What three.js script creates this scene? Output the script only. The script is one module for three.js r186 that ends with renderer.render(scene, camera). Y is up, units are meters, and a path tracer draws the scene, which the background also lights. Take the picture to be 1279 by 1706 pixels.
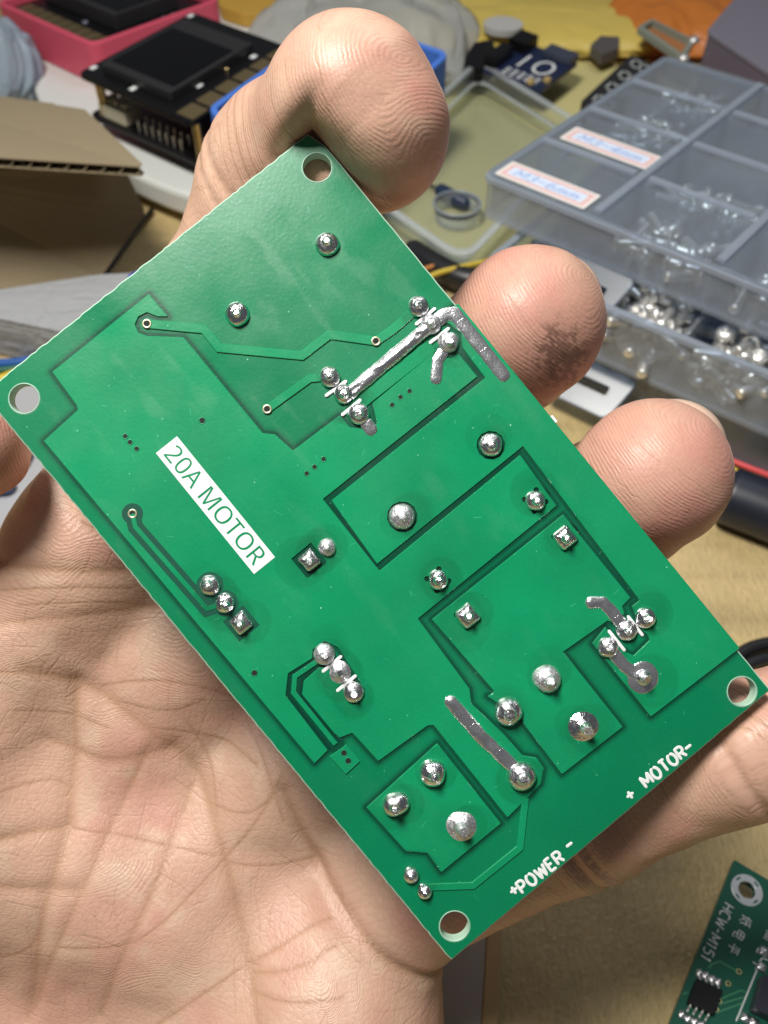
import * as THREE from 'three';
import { mergeGeometries, mergeVertices } from 'three/addons/utils/BufferGeometryUtils.js';
import { FontLoader } from 'three/addons/loaders/FontLoader.js';
import { RectAreaLightUniformsLib } from 'three/addons/lights/RectAreaLightUniformsLib.js';

// ------------------------------------------------------------------ camera, light, exposure (lengths are written in millimetres and scaled by MM)
const MM = 0.001, V3 = (a) => new THREE.Vector3(a[0], a[1], a[2]);
const scene = new THREE.Scene();
const camera = new THREE.PerspectiveCamera(63.08, 0.75, 0.005, 20);
camera.position.set(0, 0.165, 0);
camera.rotation.x = -50 * Math.PI / 180;
camera.focus = 0.089; camera.userData.fStop = 40;
scene.background = new THREE.Color().setRGB(0.055, 0.058, 0.063);          // a dim plain room all round
RectAreaLightUniformsLib.init();
function panelLight(w, h, at, to, color, power) {
  const l = new THREE.RectAreaLight(new THREE.Color().setRGB(...color), power, w, h);
  l.position.set(...at); l.lookAt(...to); l.name = 'overhead_light'; scene.add(l);
}
panelLight(0.12, 0.09, [-0.10, 0.43, -0.08], [-0.01, 0.08, -0.08], [1, 0.965, 0.905], 55);
panelLight(0.2, 0.1, [0.14, 0.50, -0.38], [0.10, 0, -0.52], [0.95, 0.97, 1], 5.5);  // added fill with no known source, brightens the back of the table
const renderer = new THREE.WebGLRenderer({ antialias: true });
renderer.toneMapping = THREE.LinearToneMapping;
renderer.toneMappingExposure = 1.25;
renderer.shadowMap.enabled = true;

// ------------------------------------------------------------------ helpers
let seedState = 7;
const seed = (s) => { seedState = (s * 2654435761) >>> 0; };
const rnd = () => { seedState = (seedState + 0x6d2b79f5) | 0; let t = Math.imul(seedState ^ (seedState >>> 15), 1 | seedState); t = (t + Math.imul(t ^ (t >>> 7), 61 | t)) ^ t; return ((t ^ (t >>> 14)) >>> 0) / 4294967296; };
const rr = (a, b) => a + (b - a) * rnd();
const clamp = (x, a = 0, b = 1) => Math.min(b, Math.max(a, x));
const sstep = (a, b, x) => { const t = clamp((x - a) / (b - a)); return t * t * (3 - 2 * t); };
const mixn = (a, b, t) => a + (b - a) * t;
const hash = (x, y, s) => { let h = (Math.imul(x, 374761393) + Math.imul(y, 668265263) + Math.imul(s, 2147483629)) | 0; h = Math.imul(h ^ (h >>> 13), 1274126177); return ((h ^ (h >>> 16)) >>> 0) / 4294967296; };
function noise2(x, y, s = 0) {
  const ix = Math.floor(x), iy = Math.floor(y), fx = x - ix, fy = y - iy, u = fx * fx * (3 - 2 * fx), v = fy * fy * (3 - 2 * fy);
  const a = hash(ix, iy, s), b = hash(ix + 1, iy, s), c = hash(ix, iy + 1, s), d = hash(ix + 1, iy + 1, s);
  return a + (b - a) * u + (c - a) * v + (a - b - c + d) * u * v;
}
const fbm = (x, y, s = 0, o = 4) => { let r = 0, a = 0.5; for (let i = 0; i < o; i++) { r += a * noise2(x, y, s + i * 17); x *= 2.03; y *= 2.03; a *= 0.5; } return r; };
const names = {};
const numbered = (n) => { const k = names[n] = (names[n] ?? -1) + 1; return k ? n + '_' + String(k).padStart(3, '0') : n; };
const lit = (m) => { m.castShadow = m.receiveShadow = true; return m; };
function thing(name, label, category, at = [0, 0, 0], group) {           // a Group at a thing's base, its children are the parts
  const o = new THREE.Group(); o.name = numbered(name); o.position.set(at[0] * MM, at[1] * MM, at[2] * MM);
  o.userData = { label, category }; if (group) o.userData.group = group;
  o.userData.at = at; scene.add(o); return o;
}
// a part: the geometry is in millimetres, in the axes of the thing («local») or of the table (then the thing's place is taken off)
function part(parent, name, geo, mat, local = false, origin = null) {
  const at = origin ?? parent.userData.at ?? [0, 0, 0];
  if (!local) geo.translate(-at[0], -at[1], -at[2]);
  geo.scale(MM, MM, MM);
  const m = lit(new THREE.Mesh(geo, mat)); m.name = name; m.userData.at = at; parent.add(m); return m;
}
const std = (rgb, roughness = 0.6, o = {}) => { const m = new THREE.MeshPhysicalMaterial({ roughness, ...o }); m.color.setRGB(...rgb); m.side = THREE.DoubleSide; return m; };
function dataTex(w, h, fn, srgb = false) {
  const d = new Uint8Array(w * h * 4), c = [0, 0, 0];
  for (let y = 0, i = 0; y < h; y++) for (let x = 0; x < w; x++, i += 4) { fn(x, y, c); d[i] = clamp(c[0]) * 255; d[i + 1] = clamp(c[1]) * 255; d[i + 2] = clamp(c[2]) * 255; d[i + 3] = 255; }
  const t = new THREE.DataTexture(d, w, h); t.magFilter = t.minFilter = THREE.LinearFilter; t.wrapS = t.wrapT = THREE.RepeatWrapping; if (srgb) t.colorSpace = THREE.SRGBColorSpace; t.needsUpdate = true; return t;
}
const toS = (l) => l <= 0.0031308 ? l * 12.92 : 1.055 * Math.pow(l, 1 / 2.4) - 0.055;
function canvasTex(w, h, draw, srgb = true) {
  const c = document.createElement('canvas'); c.width = w; c.height = h; draw(c.getContext('2d'), w, h);
  const t = new THREE.CanvasTexture(c); if (srgb) t.colorSpace = THREE.SRGBColorSpace; t.magFilter = THREE.LinearFilter; return t;
}
function roundPoly(pts, r) {                                              // a Shape with rounded corners
  const s = new THREE.Shape(), n = pts.length, P = pts.map((p) => new THREE.Vector2(p[0], p[1]));
  for (let i = 0; i < n; i++) {
    const a = P[(i + n - 1) % n], b = P[i], c = P[(i + 1) % n], ab = a.clone().sub(b), cb = c.clone().sub(b), k = Math.min(r, ab.length() * 0.48, cb.length() * 0.48);
    const p = b.clone().addScaledVector(ab.normalize(), k), q = b.clone().addScaledVector(cb.normalize(), k);
    i ? s.lineTo(p.x, p.y) : s.moveTo(p.x, p.y);
    if (k > 1e-3) s.quadraticCurveTo(b.x, b.y, q.x, q.y);
  }
  s.closePath(); return s;
}
function planarUV(geo, su, a = 0, b = 2) {
  const p = geo.attributes.position, uv = new Float32Array(p.count * 2);
  for (let i = 0; i < p.count; i++) { uv[2 * i] = p.getComponent(i, a) * su; uv[2 * i + 1] = p.getComponent(i, b) * su; }
  geo.setAttribute('uv', new THREE.BufferAttribute(uv, 2)); return geo;
}
// a plate over an outline given in table coordinates [x, z], from height y0 to y1
function prism(pts, y0, y1, round = 0, bevel = 0.3, holes = []) {
  const flip = (l) => l.map((p) => [p[0], -p[1]]), s = roundPoly(flip(pts), round);
  for (const h of holes) s.holes.push(roundPoly(flip(h.pts), h.r ?? 0));
  const b = Math.min(bevel, (y1 - y0) * 0.45), g = new THREE.ExtrudeGeometry(s, { depth: y1 - y0 - 2 * b, bevelEnabled: b > 0, bevelThickness: b, bevelSize: b, bevelOffset: -b, bevelSegments: 2, curveSegments: 8 });
  g.rotateX(-Math.PI / 2); g.translate(0, y0 + b, 0); return g;
}
const inset = (pts, d) => {                                               // moves the sides of a convex outline inwards
  const n = pts.length, cx = pts.reduce((a, p) => a + p[0], 0) / n, cz = pts.reduce((a, p) => a + p[1], 0) / n, L = [];
  for (let i = 0; i < n; i++) {
    const a = pts[i], b = pts[(i + 1) % n]; let nx = -(b[1] - a[1]), nz = b[0] - a[0]; const l = Math.hypot(nx, nz); nx /= l; nz /= l;
    if (nx * (cx - a[0]) + nz * (cz - a[1]) < 0) { nx = -nx; nz = -nz; }
    L.push([nx, nz, nx * a[0] + nz * a[1] + d]);
  }
  return L.map((q, i) => { const p = L[(i + n - 1) % n], det = p[0] * q[1] - p[1] * q[0]; return [(p[2] * q[1] - p[1] * q[2]) / det, (p[0] * q[2] - p[2] * q[0]) / det]; });
};
const rect4 = (A, B, C) => [B, A, C, [B[0] + C[0] - A[0], B[1] + C[1] - A[1]]];
const lerp2 = (a, b, t) => [a[0] + (b[0] - a[0]) * t, a[1] + (b[1] - a[1]) * t];
const quadAt = (q, u, v) => lerp2(lerp2(q[0], q[1], u), lerp2(q[3], q[2], u), v);   // a point in a four-cornered outline
const quadSub = (q, u0, u1, v0, v1) => [quadAt(q, u0, v0), quadAt(q, u1, v0), quadAt(q, u1, v1), quadAt(q, u0, v1)];
function tube(pts, r, seg = 60, rad = 10) { return new THREE.TubeGeometry(new THREE.CatmullRomCurve3(pts.map(V3), false, 'centripetal'), seg, r, rad, false); }
function tubeCapped(pts, r, seg = 60, rad = 12) {
  const a = V3(pts[0]), b = V3(pts[pts.length - 1]);
  const s = (p) => new THREE.SphereGeometry(r, rad, 8).translate(p.x, p.y, p.z);
  return mergeGeometries([tube(pts, r, seg, rad), s(a), s(b)]);
}
// a flat raised band of even width along a polyline, lying in the xy plane from z0 to z1
function plateOutline(pts, w) {
  const P = pts.map((p) => new THREE.Vector2(...p)), n = P.length, L = [], Rr = [];
  for (let i = 0; i < n; i++) {
    const d0 = i ? P[i].clone().sub(P[i - 1]).normalize() : P[1].clone().sub(P[0]).normalize(), d1 = i < n - 1 ? P[i + 1].clone().sub(P[i]).normalize() : d0;
    const m = d0.clone().add(d1).normalize(), k = w / 2 / Math.max(0.4, m.dot(d0)), nx = -m.y * k, ny = m.x * k;
    L.push([P[i].x + nx, P[i].y + ny]); Rr.push([P[i].x - nx, P[i].y - ny]);
  }
  return [...L, ...Rr.reverse()];
}
const band = (pts, w, z0, z1) => plate(plateOutline(pts, w), z0, z1, 0.05);
function plate(pts, z0, z1, round = 0.1, holes = [], bevel = 0.05) {
  const s = roundPoly(pts, round);
  for (const h of holes) s.holes.push(h);
  const b = Math.min(bevel, (z1 - z0) * 0.45), g = new THREE.ExtrudeGeometry(s, { depth: z1 - z0 - b, bevelEnabled: true, bevelThickness: b, bevelSize: b, bevelOffset: -b, bevelSegments: 1, curveSegments: 6 });
  g.translate(0, 0, z0); return g;
}
const circleHole = (x, y, r) => { const p = new THREE.Path(); p.absarc(x, y, r, 0, Math.PI * 2, true); return p; };
// a lump of solder over a polyline: half-elliptic section, rounded ends, uneven
function bead(pts, w, h, z0, sd, rough = 1, zbase = 0) {
  const c = new THREE.CurvePath(); const P = pts.map((p) => new THREE.Vector3(p[0], p[1], 0));
  for (let i = 0; i + 1 < P.length; i++) c.add(new THREE.LineCurve3(P[i], P[i + 1]));
  const len = c.getLength(), n = Math.max(8, Math.ceil(len / 0.16)), m = 12, pos = [], idx = [], uv = [];
  const sm = [];
  for (let i = 0; i <= n; i++) sm.push(c.getPointAt(i / n));
  for (let i = 0; i <= n; i++) {
    const a = sm[Math.max(0, i - 2)], b = sm[Math.min(n, i + 2)], d = b.clone().sub(a).normalize(), s = i / n * len, e = Math.min(s, len - s), R0 = w / 2;
    let j = 0; const f = e < R0 ? Math.sqrt(Math.max(0, 1 - (1 - e / R0) ** 2)) : 1, k = f * (1 + rough * 0.26 * (noise2(s * 1.3, sd * 3.1 + j * 0, sd) - 0.5) + rough * 0.1 * (noise2(s * 4, sd, sd + 2) - 0.5));
    for (j = 0; j <= m; j++) {
      const t = j / m * Math.PI, y = Math.cos(t) * R0 * k, z = Math.sin(t) * h * f * (1 + rough * 0.8 * (noise2(s * 1.2 + y, y * 2 + sd, sd + 5) - 0.5));
      pos.push(sm[i].x - d.y * y, sm[i].y + d.x * y, z0 + Math.max(0, z)); uv.push(s / 4, j / m);
      if (i < n && j < m) { const q = i * (m + 1) + j; idx.push(q, q + m + 1, q + 1, q + 1, q + m + 1, q + m + 2); }
    }
  }
  const g = new THREE.BufferGeometry(); g.setAttribute('position', new THREE.Float32BufferAttribute(pos, 3)); g.setAttribute('uv', new THREE.Float32BufferAttribute(uv, 2)); g.setIndex(idx); g.computeVertexNormals(); return g;
}
// a solder joint: a mound with a lead standing out of it
function joint(x, y, r, h, sd, o = {}) {
  const nr = 14, na = 36, pos = [], idx = [], uv = [], ox = o.ox ?? 0.12 * r * (hash(sd, 1, 3) - 0.5), oy = o.oy ?? 0.12 * r * (hash(sd, 2, 3) - 0.5), sr = o.sr ?? r * 0.42, sh = o.sh ?? 0.35;
  for (let i = 0; i <= nr; i++) for (let j = 0; j < na; j++) {
    const a = j / na * Math.PI * 2, c = Math.cos(a), s = Math.sin(a), rho = i / nr;
    let k = r * (1 + 0.12 * (noise2(c * 1.6 + 5, s * 1.6 + sd, sd) - 0.5));
    if (o.square) k *= Math.pow(Math.abs(c) ** 9 + Math.abs(s) ** 9, -1 / 9);
    if (o.long) k *= 1 + o.long * Math.max(0, Math.cos(a - o.dir)) ** 2;
    const px = c * k * rho, py = s * k * rho, prof = o.cone ? (1 - rho) ** 1.25 * 0.85 + 0.15 * Math.sqrt(Math.max(0, 1 - rho * rho)) : Math.pow(Math.max(0, 1 - rho * rho), 0.52);
    const st = sstep(1.0, 0.72, Math.hypot(px - ox, py - oy) / sr);
    let z = h * prof + sh * st * (1 + 0.35 * (px - ox) / sr) + (1 - rho) * r * 0.12 * (fbm(px * 2.2 / r + sd, py * 2.2 / r, sd, 3) - 0.45) * (o.lumpy ?? 1);
    pos.push(x + px, y + py, 0.1 + Math.max(0, z)); uv.push(px / 3, py / 3);
    if (i < nr) { const q = i * na + j, q2 = i * na + (j + 1) % na; idx.push(q, q + na, q2, q2, q + na, q2 + na); }
  }
  const g = new THREE.BufferGeometry(); g.setAttribute('position', new THREE.Float32BufferAttribute(pos, 3)); g.setAttribute('uv', new THREE.Float32BufferAttribute(uv, 2)); g.setIndex(idx); g.computeVertexNormals(); return g;
}
// single-stroke capitals on a 1 x 1 cell
const ARC = (cx, cy, rx, ry, a0, a1, n = 14) => Array.from({ length: n + 1 }, (_, i) => { const a = (a0 + (a1 - a0) * i / n) * Math.PI / 180; return [cx + rx * Math.cos(a), cy + ry * Math.sin(a)]; });
const LETTER = {
  M: [0.9, [[0, 0], [0, 1], [0.42, 0.3], [0.84, 1], [0.84, 0]]], O: [0.82, ARC(0.38, 0.5, 0.38, 0.5, 90, 450, 22)], T: [0.7, [[0, 1], [0.7, 1]], [[0.35, 1], [0.35, 0]]],
  R: [0.72, [[0, 0], [0, 1], [0.38, 1], ...ARC(0.38, 0.74, 0.26, 0.26, 90, -90, 8), [0, 0.48]], [[0.34, 0.46], [0.66, 0]]], P: [0.7, [[0, 0], [0, 1], [0.36, 1], ...ARC(0.36, 0.73, 0.27, 0.27, 90, -90, 8), [0, 0.46]]],
  W: [1.0, [[0, 1], [0.22, 0], [0.48, 0.8], [0.74, 0], [0.96, 1]]], E: [0.66, [[0.62, 1], [0, 1], [0, 0], [0.62, 0]], [[0, 0.52], [0.5, 0.52]]], '+': [0.7, [[0, 0.5], [0.64, 0.5]], [[0.32, 0.18], [0.32, 0.82]]], '-': [0.6, [[0, 0.5], [0.5, 0.5]]],
  H: [0.72, [[0, 0], [0, 1]], [[0.66, 0], [0.66, 1]], [[0, 0.5], [0.66, 0.5]]], C: [0.76, ARC(0.4, 0.5, 0.4, 0.5, 45, 315, 16)], 1: [0.45, [[0, 0.75], [0.22, 1], [0.22, 0]]], 5: [0.68, [[0.6, 1], [0.08, 1], [0.03, 0.56], ...ARC(0.28, 0.32, 0.32, 0.32, 110, -140, 12)]],
  I: [0.3, [[0.1, 0], [0.1, 1]]], L: [0.6, [[0, 1], [0, 0], [0.55, 0]]], A: [0.8, [[0, 0], [0.36, 1], [0.72, 0]], [[0.12, 0.35], [0.6, 0.35]]], 3: [0.66, [...ARC(0.28, 0.75, 0.28, 0.25, 140, -90, 10), ...ARC(0.28, 0.25, 0.32, 0.26, 90, -140, 10)]], 6: [0.7, [...ARC(0.5, 0.55, 0.48, 0.48, 100, 180, 6), ...ARC(0.32, 0.28, 0.3, 0.28, 180, -180, 16)]],
  4: [0.7, [[0.5, 0], [0.5, 1], [0, 0.32], [0.68, 0.32]]], m: [0.8, [[0, 0], [0, 0.6]], [...ARC(0.18, 0.42, 0.18, 0.2, 180, 0, 8), [0.36, 0]], [...ARC(0.54, 0.42, 0.18, 0.2, 180, 0, 8), [0.72, 0]]], ' ': [0.5],
};
function strokeText(text, h, wide, gap) {
  const out = []; let x = 0;
  for (const ch of text) { const [w, ...lines] = LETTER[ch]; for (const l of lines) out.push(l.map((p) => [x + p[0] * h * wide, p[1] * h])); x += w * h * wide + gap; }
  return { lines: out, width: x - gap };
}

// ------------------------------------------------------------------ the setting: the table top
const woodMap = dataTex(1024, 1024, (x, y, c) => {
  const u = x / 1024, v = y / 1024, w = fbm(u * 3, v * 26, 3, 4), f = noise2(x * 0.9, y * 0.11, 9), g = fbm(u * 5, v * 5, 21, 3), sp = noise2(x * 0.45, y * 0.45, 31);
  const k = 0.80 + 0.42 * (w - 0.5) + 0.20 * (f - 0.5) + 0.30 * (g - 0.5) - 0.16 * sstep(0.78, 0.95, sp);
  c[0] = toS(0.68 * k); c[1] = toS(0.52 * k * (0.99 + 0.03 * g)); c[2] = toS(0.25 * k);
}, true);
const woodBump = dataTex(1024, 1024, (x, y, c) => { const n = noise2(x * 0.34, y * 0.30, 4) * 0.55 + noise2(x * 0.8, y * 0.7, 6) * 0.3 + noise2(x * 0.09, y * 0.02, 8) * 0.15; c[0] = c[1] = c[2] = n; });
const M = {};
M.wood = std([1, 1, 1], 0.42, { map: woodMap, bumpMap: woodBump, bumpScale: 0.00018 });
{
  const g = planarUV(prism([[-900, -1000], [900, -1000], [900, 420], [-900, 420]], -24, 0, 2, 1), 1 / 210);
  g.scale(MM, MM, MM);
  const t = lit(new THREE.Mesh(g, M.wood)); t.name = 'table_top'; scene.add(t);
  t.userData = { kind: 'structure', label: 'pale yellow brown wooden table top under everything' };
}

// ------------------------------------------------------------------ materials
const grain = dataTex(256, 256, (x, y, c) => { c[0] = c[1] = c[2] = 0.5 * noise2(x * 0.5, y * 0.5, 3) + 0.5 * noise2(x * 0.13, y * 0.13, 5); });
const metalBump = dataTex(256, 256, (x, y, c) => { c[0] = c[1] = c[2] = fbm(x * 0.07, y * 0.07, 13, 4); });
const metalRough = dataTex(256, 256, (x, y, c) => { const k = fbm(x * 0.06, y * 0.06, 33, 4); c[0] = 1; c[1] = 0.4 + 1.2 * Math.max(0, k - 0.22); c[2] = 1; });
M.solder = std([0.82, 0.82, 0.84], 0.40, { metalness: 1, bumpMap: metalBump, bumpScale: 0.000015, roughnessMap: metalRough });
M.solderDull = std([0.74, 0.74, 0.77], 0.62, { metalness: 0.9, bumpMap: metalBump, bumpScale: 0.00003, roughnessMap: metalRough });
M.solderBright = std([0.88, 0.88, 0.90], 0.26, { metalness: 1, bumpMap: metalBump, bumpScale: 0.00004, roughnessMap: metalRough });
M.tinned = std([0.86, 0.86, 0.90], 0.27, { metalness: 0.95, bumpMap: metalBump, bumpScale: 0.00003 });
M.steel = std([0.84, 0.83, 0.80], 0.40, { metalness: 0.82 });
M.brass = std([0.66, 0.50, 0.24], 0.32, { metalness: 1 });
M.silk = std([0.80, 0.82, 0.82], 0.55);
M.black = std([0.006, 0.006, 0.007], 0.34, { specularIntensity: 0.5 });
M.hole = std([0.006, 0.010, 0.008], 0.8);
M.dull = std([0.010, 0.010, 0.012], 0.5, { specularIntensity: 0.45 });
M.whitePlastic = std([0.70, 0.72, 0.69], 0.42);
M.pink = std([0.66, 0.085, 0.145], 0.5, { sheen: 0.3 });
M.blue = std([0.07, 0.20, 0.68], 0.5);
M.goldTab = std([0.17, 0.13, 0.065], 0.42, { metalness: 0.45 });
M.ochre = std([0.55, 0.33, 0.05], 0.7);
M.yellow = std([0.66, 0.56, 0.20], 0.6);
M.cream = std([0.66, 0.62, 0.46], 0.55);
M.paper = std([0.62, 0.62, 0.62], 0.8);
M.clear = std([0.80, 0.84, 0.88], 0.16, { transmission: 0.92, thickness: 0, ior: 1.45 });
M.tray = std([0.90, 0.92, 0.92], 0.12, { transmission: 0.95, thickness: 0, ior: 1.45 });
M.trayRim = std([0.84, 0.88, 0.90], 0.2, { transmission: 0.72, thickness: 0, ior: 1.45 });
M.latch = std([0.42, 0.47, 0.54], 0.3, { transmission: 0.8, thickness: 0, ior: 1.45 });
M.clearSide = std([0.78, 0.82, 0.87], 0.22, { transmission: 0.86, thickness: 0, ior: 1.45 });
M.clearRib = std([0.66, 0.72, 0.80], 0.25, { transmission: 0.72, thickness: 0, ior: 1.45 });
M.bag = std([0.80, 0.84, 0.90], 0.22, { transmission: 0.55, thickness: 0, ior: 1.4 });

// ------------------------------------------------------------------ the circuit board held in the hand
const BW = 78, BH = 44.97, BT = 1.6;
const board = new THREE.Group();
board.name = 'circuit_board';
board.userData = { label: 'green circuit board held in the hand, marked 20A MOTOR, with silver solder joints', category: 'circuit board' };
{
  const o = V3([-42.43027,105.58306,-66.23759]).multiplyScalar(MM), m = new THREE.Matrix4().makeBasis(V3([0.63429,-0.50205,0.58789]), V3([0.77253,0.38264,-0.50674]), V3([0.02946,0.77558,0.63056]));
  board.position.copy(o); board.quaternion.setFromRotationMatrix(m); scene.add(board);
}
const B = (name, geo, mat, parent = board) => part(parent, name, geo, mat, true);
const HOLES = [[3.49,42.76],[3.21,3.04],[76.08,42.44],[75.41,2.71]];
const JOINTS = [[10.59,38.36],[10.44,26.17],[21.93,41.71],[24.28,41.54],[26.92,41.71],[21.78,29.53],[24.19,29.54],[26.84,29.44],[38.35,38.25],[38.26,26.04],[45.97,38.18],[51.07,38.09],[45.87,24.7],[50.85,24.68],[35.7,17.78],[35.57,15.42],[30.93,5.67],[33.42,5.69],[36.13,5.68],[44.28,10.34],[46.82,10.41],[49.33,10.24],[63.26,39.4],[62.97,36.93],[63.08,34.23],[61.56,27.06],[61.5,21.58],[67.9,26.78],[61.33,11.23],[61.27,5.9],[67.68,9.99],[67.68,18.32],[68.19,2.61],[70.46,2.64],[67.96,35.08]];
// copper areas under the green mask
const T3 = [[19.89,4.16],[21.17,3.52],[32.65,3.86],[33.42,5.69]], T4 = [[44.28,10.34],[44.36,9.04],[44.11,6.45],[45.36,5.27],[52.44,5.23]];
const P_MAIN = [[2.84,20.23],[6,20.27],[5.28,19.38],[4.26,18.83],[4.05,17.85],[4.46,17.03],[5.39,16.76],[6.2,17.25],[8.73,20.17],[21.97,20.2],[22.87,21.11],[25.42,21.5],[25.65,27.76],[27.33,27.79],[28.7,29.07],[28.85,30.28],[26.84,31.27],[26.8,37.96],[26.7,39.89],[27.56,39.93],[28.47,40.94],[28.6,41.83],[31.77,41.83],[31.46,20.68],[41.17,20.5],[41.16,40.05],[47.89,39.62],[47.74,20.42],[57.04,19.92],[58.35,19.09],[62.99,19.68],[66.09,19.8],[67.24,20.78],[68.66,20.69],[69.74,19.39],[69.93,17.63],[70.17,14.35],[57.53,14.52],[57.17,13.99],[56.71,7.58],[52.64,7.36],[52.18,6.01],[51.47,5.85],[46.08,5.83],[45.07,6.9],[45,9.01],[45.86,10.04],[48.02,9.76],[50.37,9.31],[50.56,10.72],[49.91,11.34],[47.62,11.57],[44.68,11.92],[43.24,11.28],[43.12,9.73],[43.82,9.08],[43.42,6.11],[45.08,4.43],[52.4,4.19],[52.58,2.23],[8.02,1.8],[7.72,6.66],[7.29,6.85],[2.89,7.09]];
const P_RIGHT = [[24.36,45.24],[72.34,45.21],[71.81,33.07],[61.7,33.17],[61.23,35.42],[64.28,35.17],[65.56,35.81],[65.39,38.23],[64.83,38.36],[64.01,38.19],[61.36,39.03],[61.41,40.09],[40.66,40.87],[40.46,20.75],[32.13,21.29],[32.4,42.4],[28.35,42.54],[27.07,43.43],[25.45,43.08],[24.24,42.41]];
const P_CENTRE = [[49.04,39.59],[60.59,39.5],[60.7,38.22],[61.46,37.93],[61.86,36.59],[60.9,36.03],[60.41,30.2],[70.7,30.03],[70.4,21.77],[63.61,22.02],[62.56,22.55],[60.36,22.52],[59.94,21.2],[58.87,20.92],[58.92,21.79],[48.73,21.51]];
const P_POWER = [[59.25,13.6],[70.21,13.4],[70.1,5.26],[67.58,5.43],[65.95,3.79],[59.67,3.5]];
const inside = (p, poly) => { let c = false; for (let i = 0, j = poly.length - 1; i < poly.length; j = i++) { const a = poly[i], b = poly[j]; if ((a[1] > p[1]) !== (b[1] > p[1]) && p[0] < (b[0] - a[0]) * (p[1] - a[1]) / (b[1] - a[1]) + a[0]) c = !c; } return c; };
const RINGS = [[8, 1.62], [9, 1.72], [15, 1.5]];      // joints standing in a bare ring
const SQUARE_RINGS = { 15: 1.42 };
const THERMALS = [10, 11, 12, 13];
const rectPath = (x, y, w, h) => { const p = new THREE.Path(); p.moveTo(x - w, y - h); p.lineTo(x - w, y + h); p.lineTo(x + w, y + h); p.lineTo(x + w, y - h); p.closePath(); return p; };
const dust = (g, w, h, n, k) => {
  for (let i = 0; i < n; i++) { const x = rnd() * w, y = rnd() * h, a = rnd() * 7, l = rr(0.2, 1.1) * k; g.strokeStyle = `rgba(190,235,215,${rr(0.10, 0.45)})`; g.lineWidth = rr(0.02, 0.06) * k; g.beginPath(); g.moveTo(x, y); g.quadraticCurveTo(x + Math.cos(a) * l * 0.5 + rr(-2, 2), y + Math.sin(a) * l * 0.5 + rr(-2, 2), x + Math.cos(a) * l, y + Math.sin(a) * l); g.stroke(); }
  for (let i = 0; i < n; i++) { g.fillStyle = `rgba(215,245,230,${rr(0.2, 0.8)})`; g.beginPath(); g.arc(rnd() * w, rnd() * h, rr(0.03, 0.085) * k, 0, 7); g.fill(); }
};
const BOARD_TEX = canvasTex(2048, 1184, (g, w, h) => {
  const k = w / BW, X = (p) => p[0] * k, Y = (p) => h - p[1] * k;
  g.fillStyle = 'rgb(4,122,80)'; g.fillRect(0, 0, w, h);
  const path = (l, close) => { g.beginPath(); l.forEach((p, i) => (i ? g.lineTo(X(p), Y(p)) : g.moveTo(X(p), Y(p)))); if (close) g.closePath(); };
  g.lineJoin = 'round'; g.lineCap = 'round';
  // painted shading: light lost inside the bare laminate beside copper, put into the colour
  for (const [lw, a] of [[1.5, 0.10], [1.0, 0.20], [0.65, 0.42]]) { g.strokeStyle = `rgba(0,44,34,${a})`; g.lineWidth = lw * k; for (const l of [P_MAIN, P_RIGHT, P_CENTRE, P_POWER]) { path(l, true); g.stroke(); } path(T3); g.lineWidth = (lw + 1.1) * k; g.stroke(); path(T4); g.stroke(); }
  for (const [i, r] of RINGS) { g.fillStyle = 'rgba(0,52,38,0.8)'; g.beginPath(); g.arc(X(JOINTS[i]), Y(JOINTS[i]), r * 1.2 * k, 0, 7); g.fill(); }
  for (const i of THERMALS) { g.fillStyle = 'rgba(0,40,30,0.9)'; g.beginPath(); g.arc(X(JOINTS[i]), Y(JOINTS[i]), 1.75 * k, 0, 7); g.fill(); }
  seed(5); const im = g.getImageData(0, 0, w, h), d = im.data;
  for (let i = 0, n = 0; i < d.length; i += 4, n++) { const x = n % w, y = (n / w) | 0, q = 1 + 0.10 * (fbm(x * 0.006, y * 0.006, 3, 3) - 0.45) + 0.05 * (noise2(x * 0.4, y * 0.4, 8) - 0.5); d[i] *= q; d[i + 1] *= q; d[i + 2] *= q; }
  g.putImageData(im, 0, 0); seed(15); dust(g, w, h, 70, k);
});
const COPPER_TEX = canvasTex(2048, 1184, (g, w, h) => {
  const k = w / BW; g.fillStyle = 'rgb(11,140,92)'; g.fillRect(0, 0, w, h);
  const im = g.getImageData(0, 0, w, h), d = im.data;
  for (let i = 0, n = 0; i < d.length; i += 4, n++) { const x = n % w, y = (n / w) | 0, q = 1 + 0.15 * (fbm(x * 0.005, y * 0.005, 13, 4) - 0.45) + 0.05 * (noise2(x * 0.35, y * 0.35, 18) - 0.5); d[i] *= q * (0.9 + 0.3 * noise2(x * 0.004, y * 0.004, 77)); d[i + 1] *= q; d[i + 2] *= q; }
  g.putImageData(im, 0, 0); seed(11);
  for (const p of JOINTS) for (let q = 0; q < 3; q++) { const r = rr(1.5, 3.2) * k, x = p[0] * k + rr(-1, 1) * k, y = h - p[1] * k + rr(-1, 1) * k, gr = g.createRadialGradient(x, y, r * 0.5, x, y, r); gr.addColorStop(0, 'rgba(0,70,40,0.10)'); gr.addColorStop(0.8, `rgba(0,70,40,${rr(0.02, 0.16)})`); gr.addColorStop(1, 'rgba(0,70,40,0)'); g.fillStyle = gr; g.beginPath(); g.arc(x, y, r, 0, 7); g.fill(); }
  dust(g, w, h, 120, k);
});
const maskBump = dataTex(512, 512, (x, y, c) => { c[0] = c[1] = c[2] = 0.7 * fbm(x * 0.02, y * 0.02, 41, 3) + 0.3 * noise2(x * 0.3, y * 0.3, 42); });
maskBump.repeat.set(2, 1.2);
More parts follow.
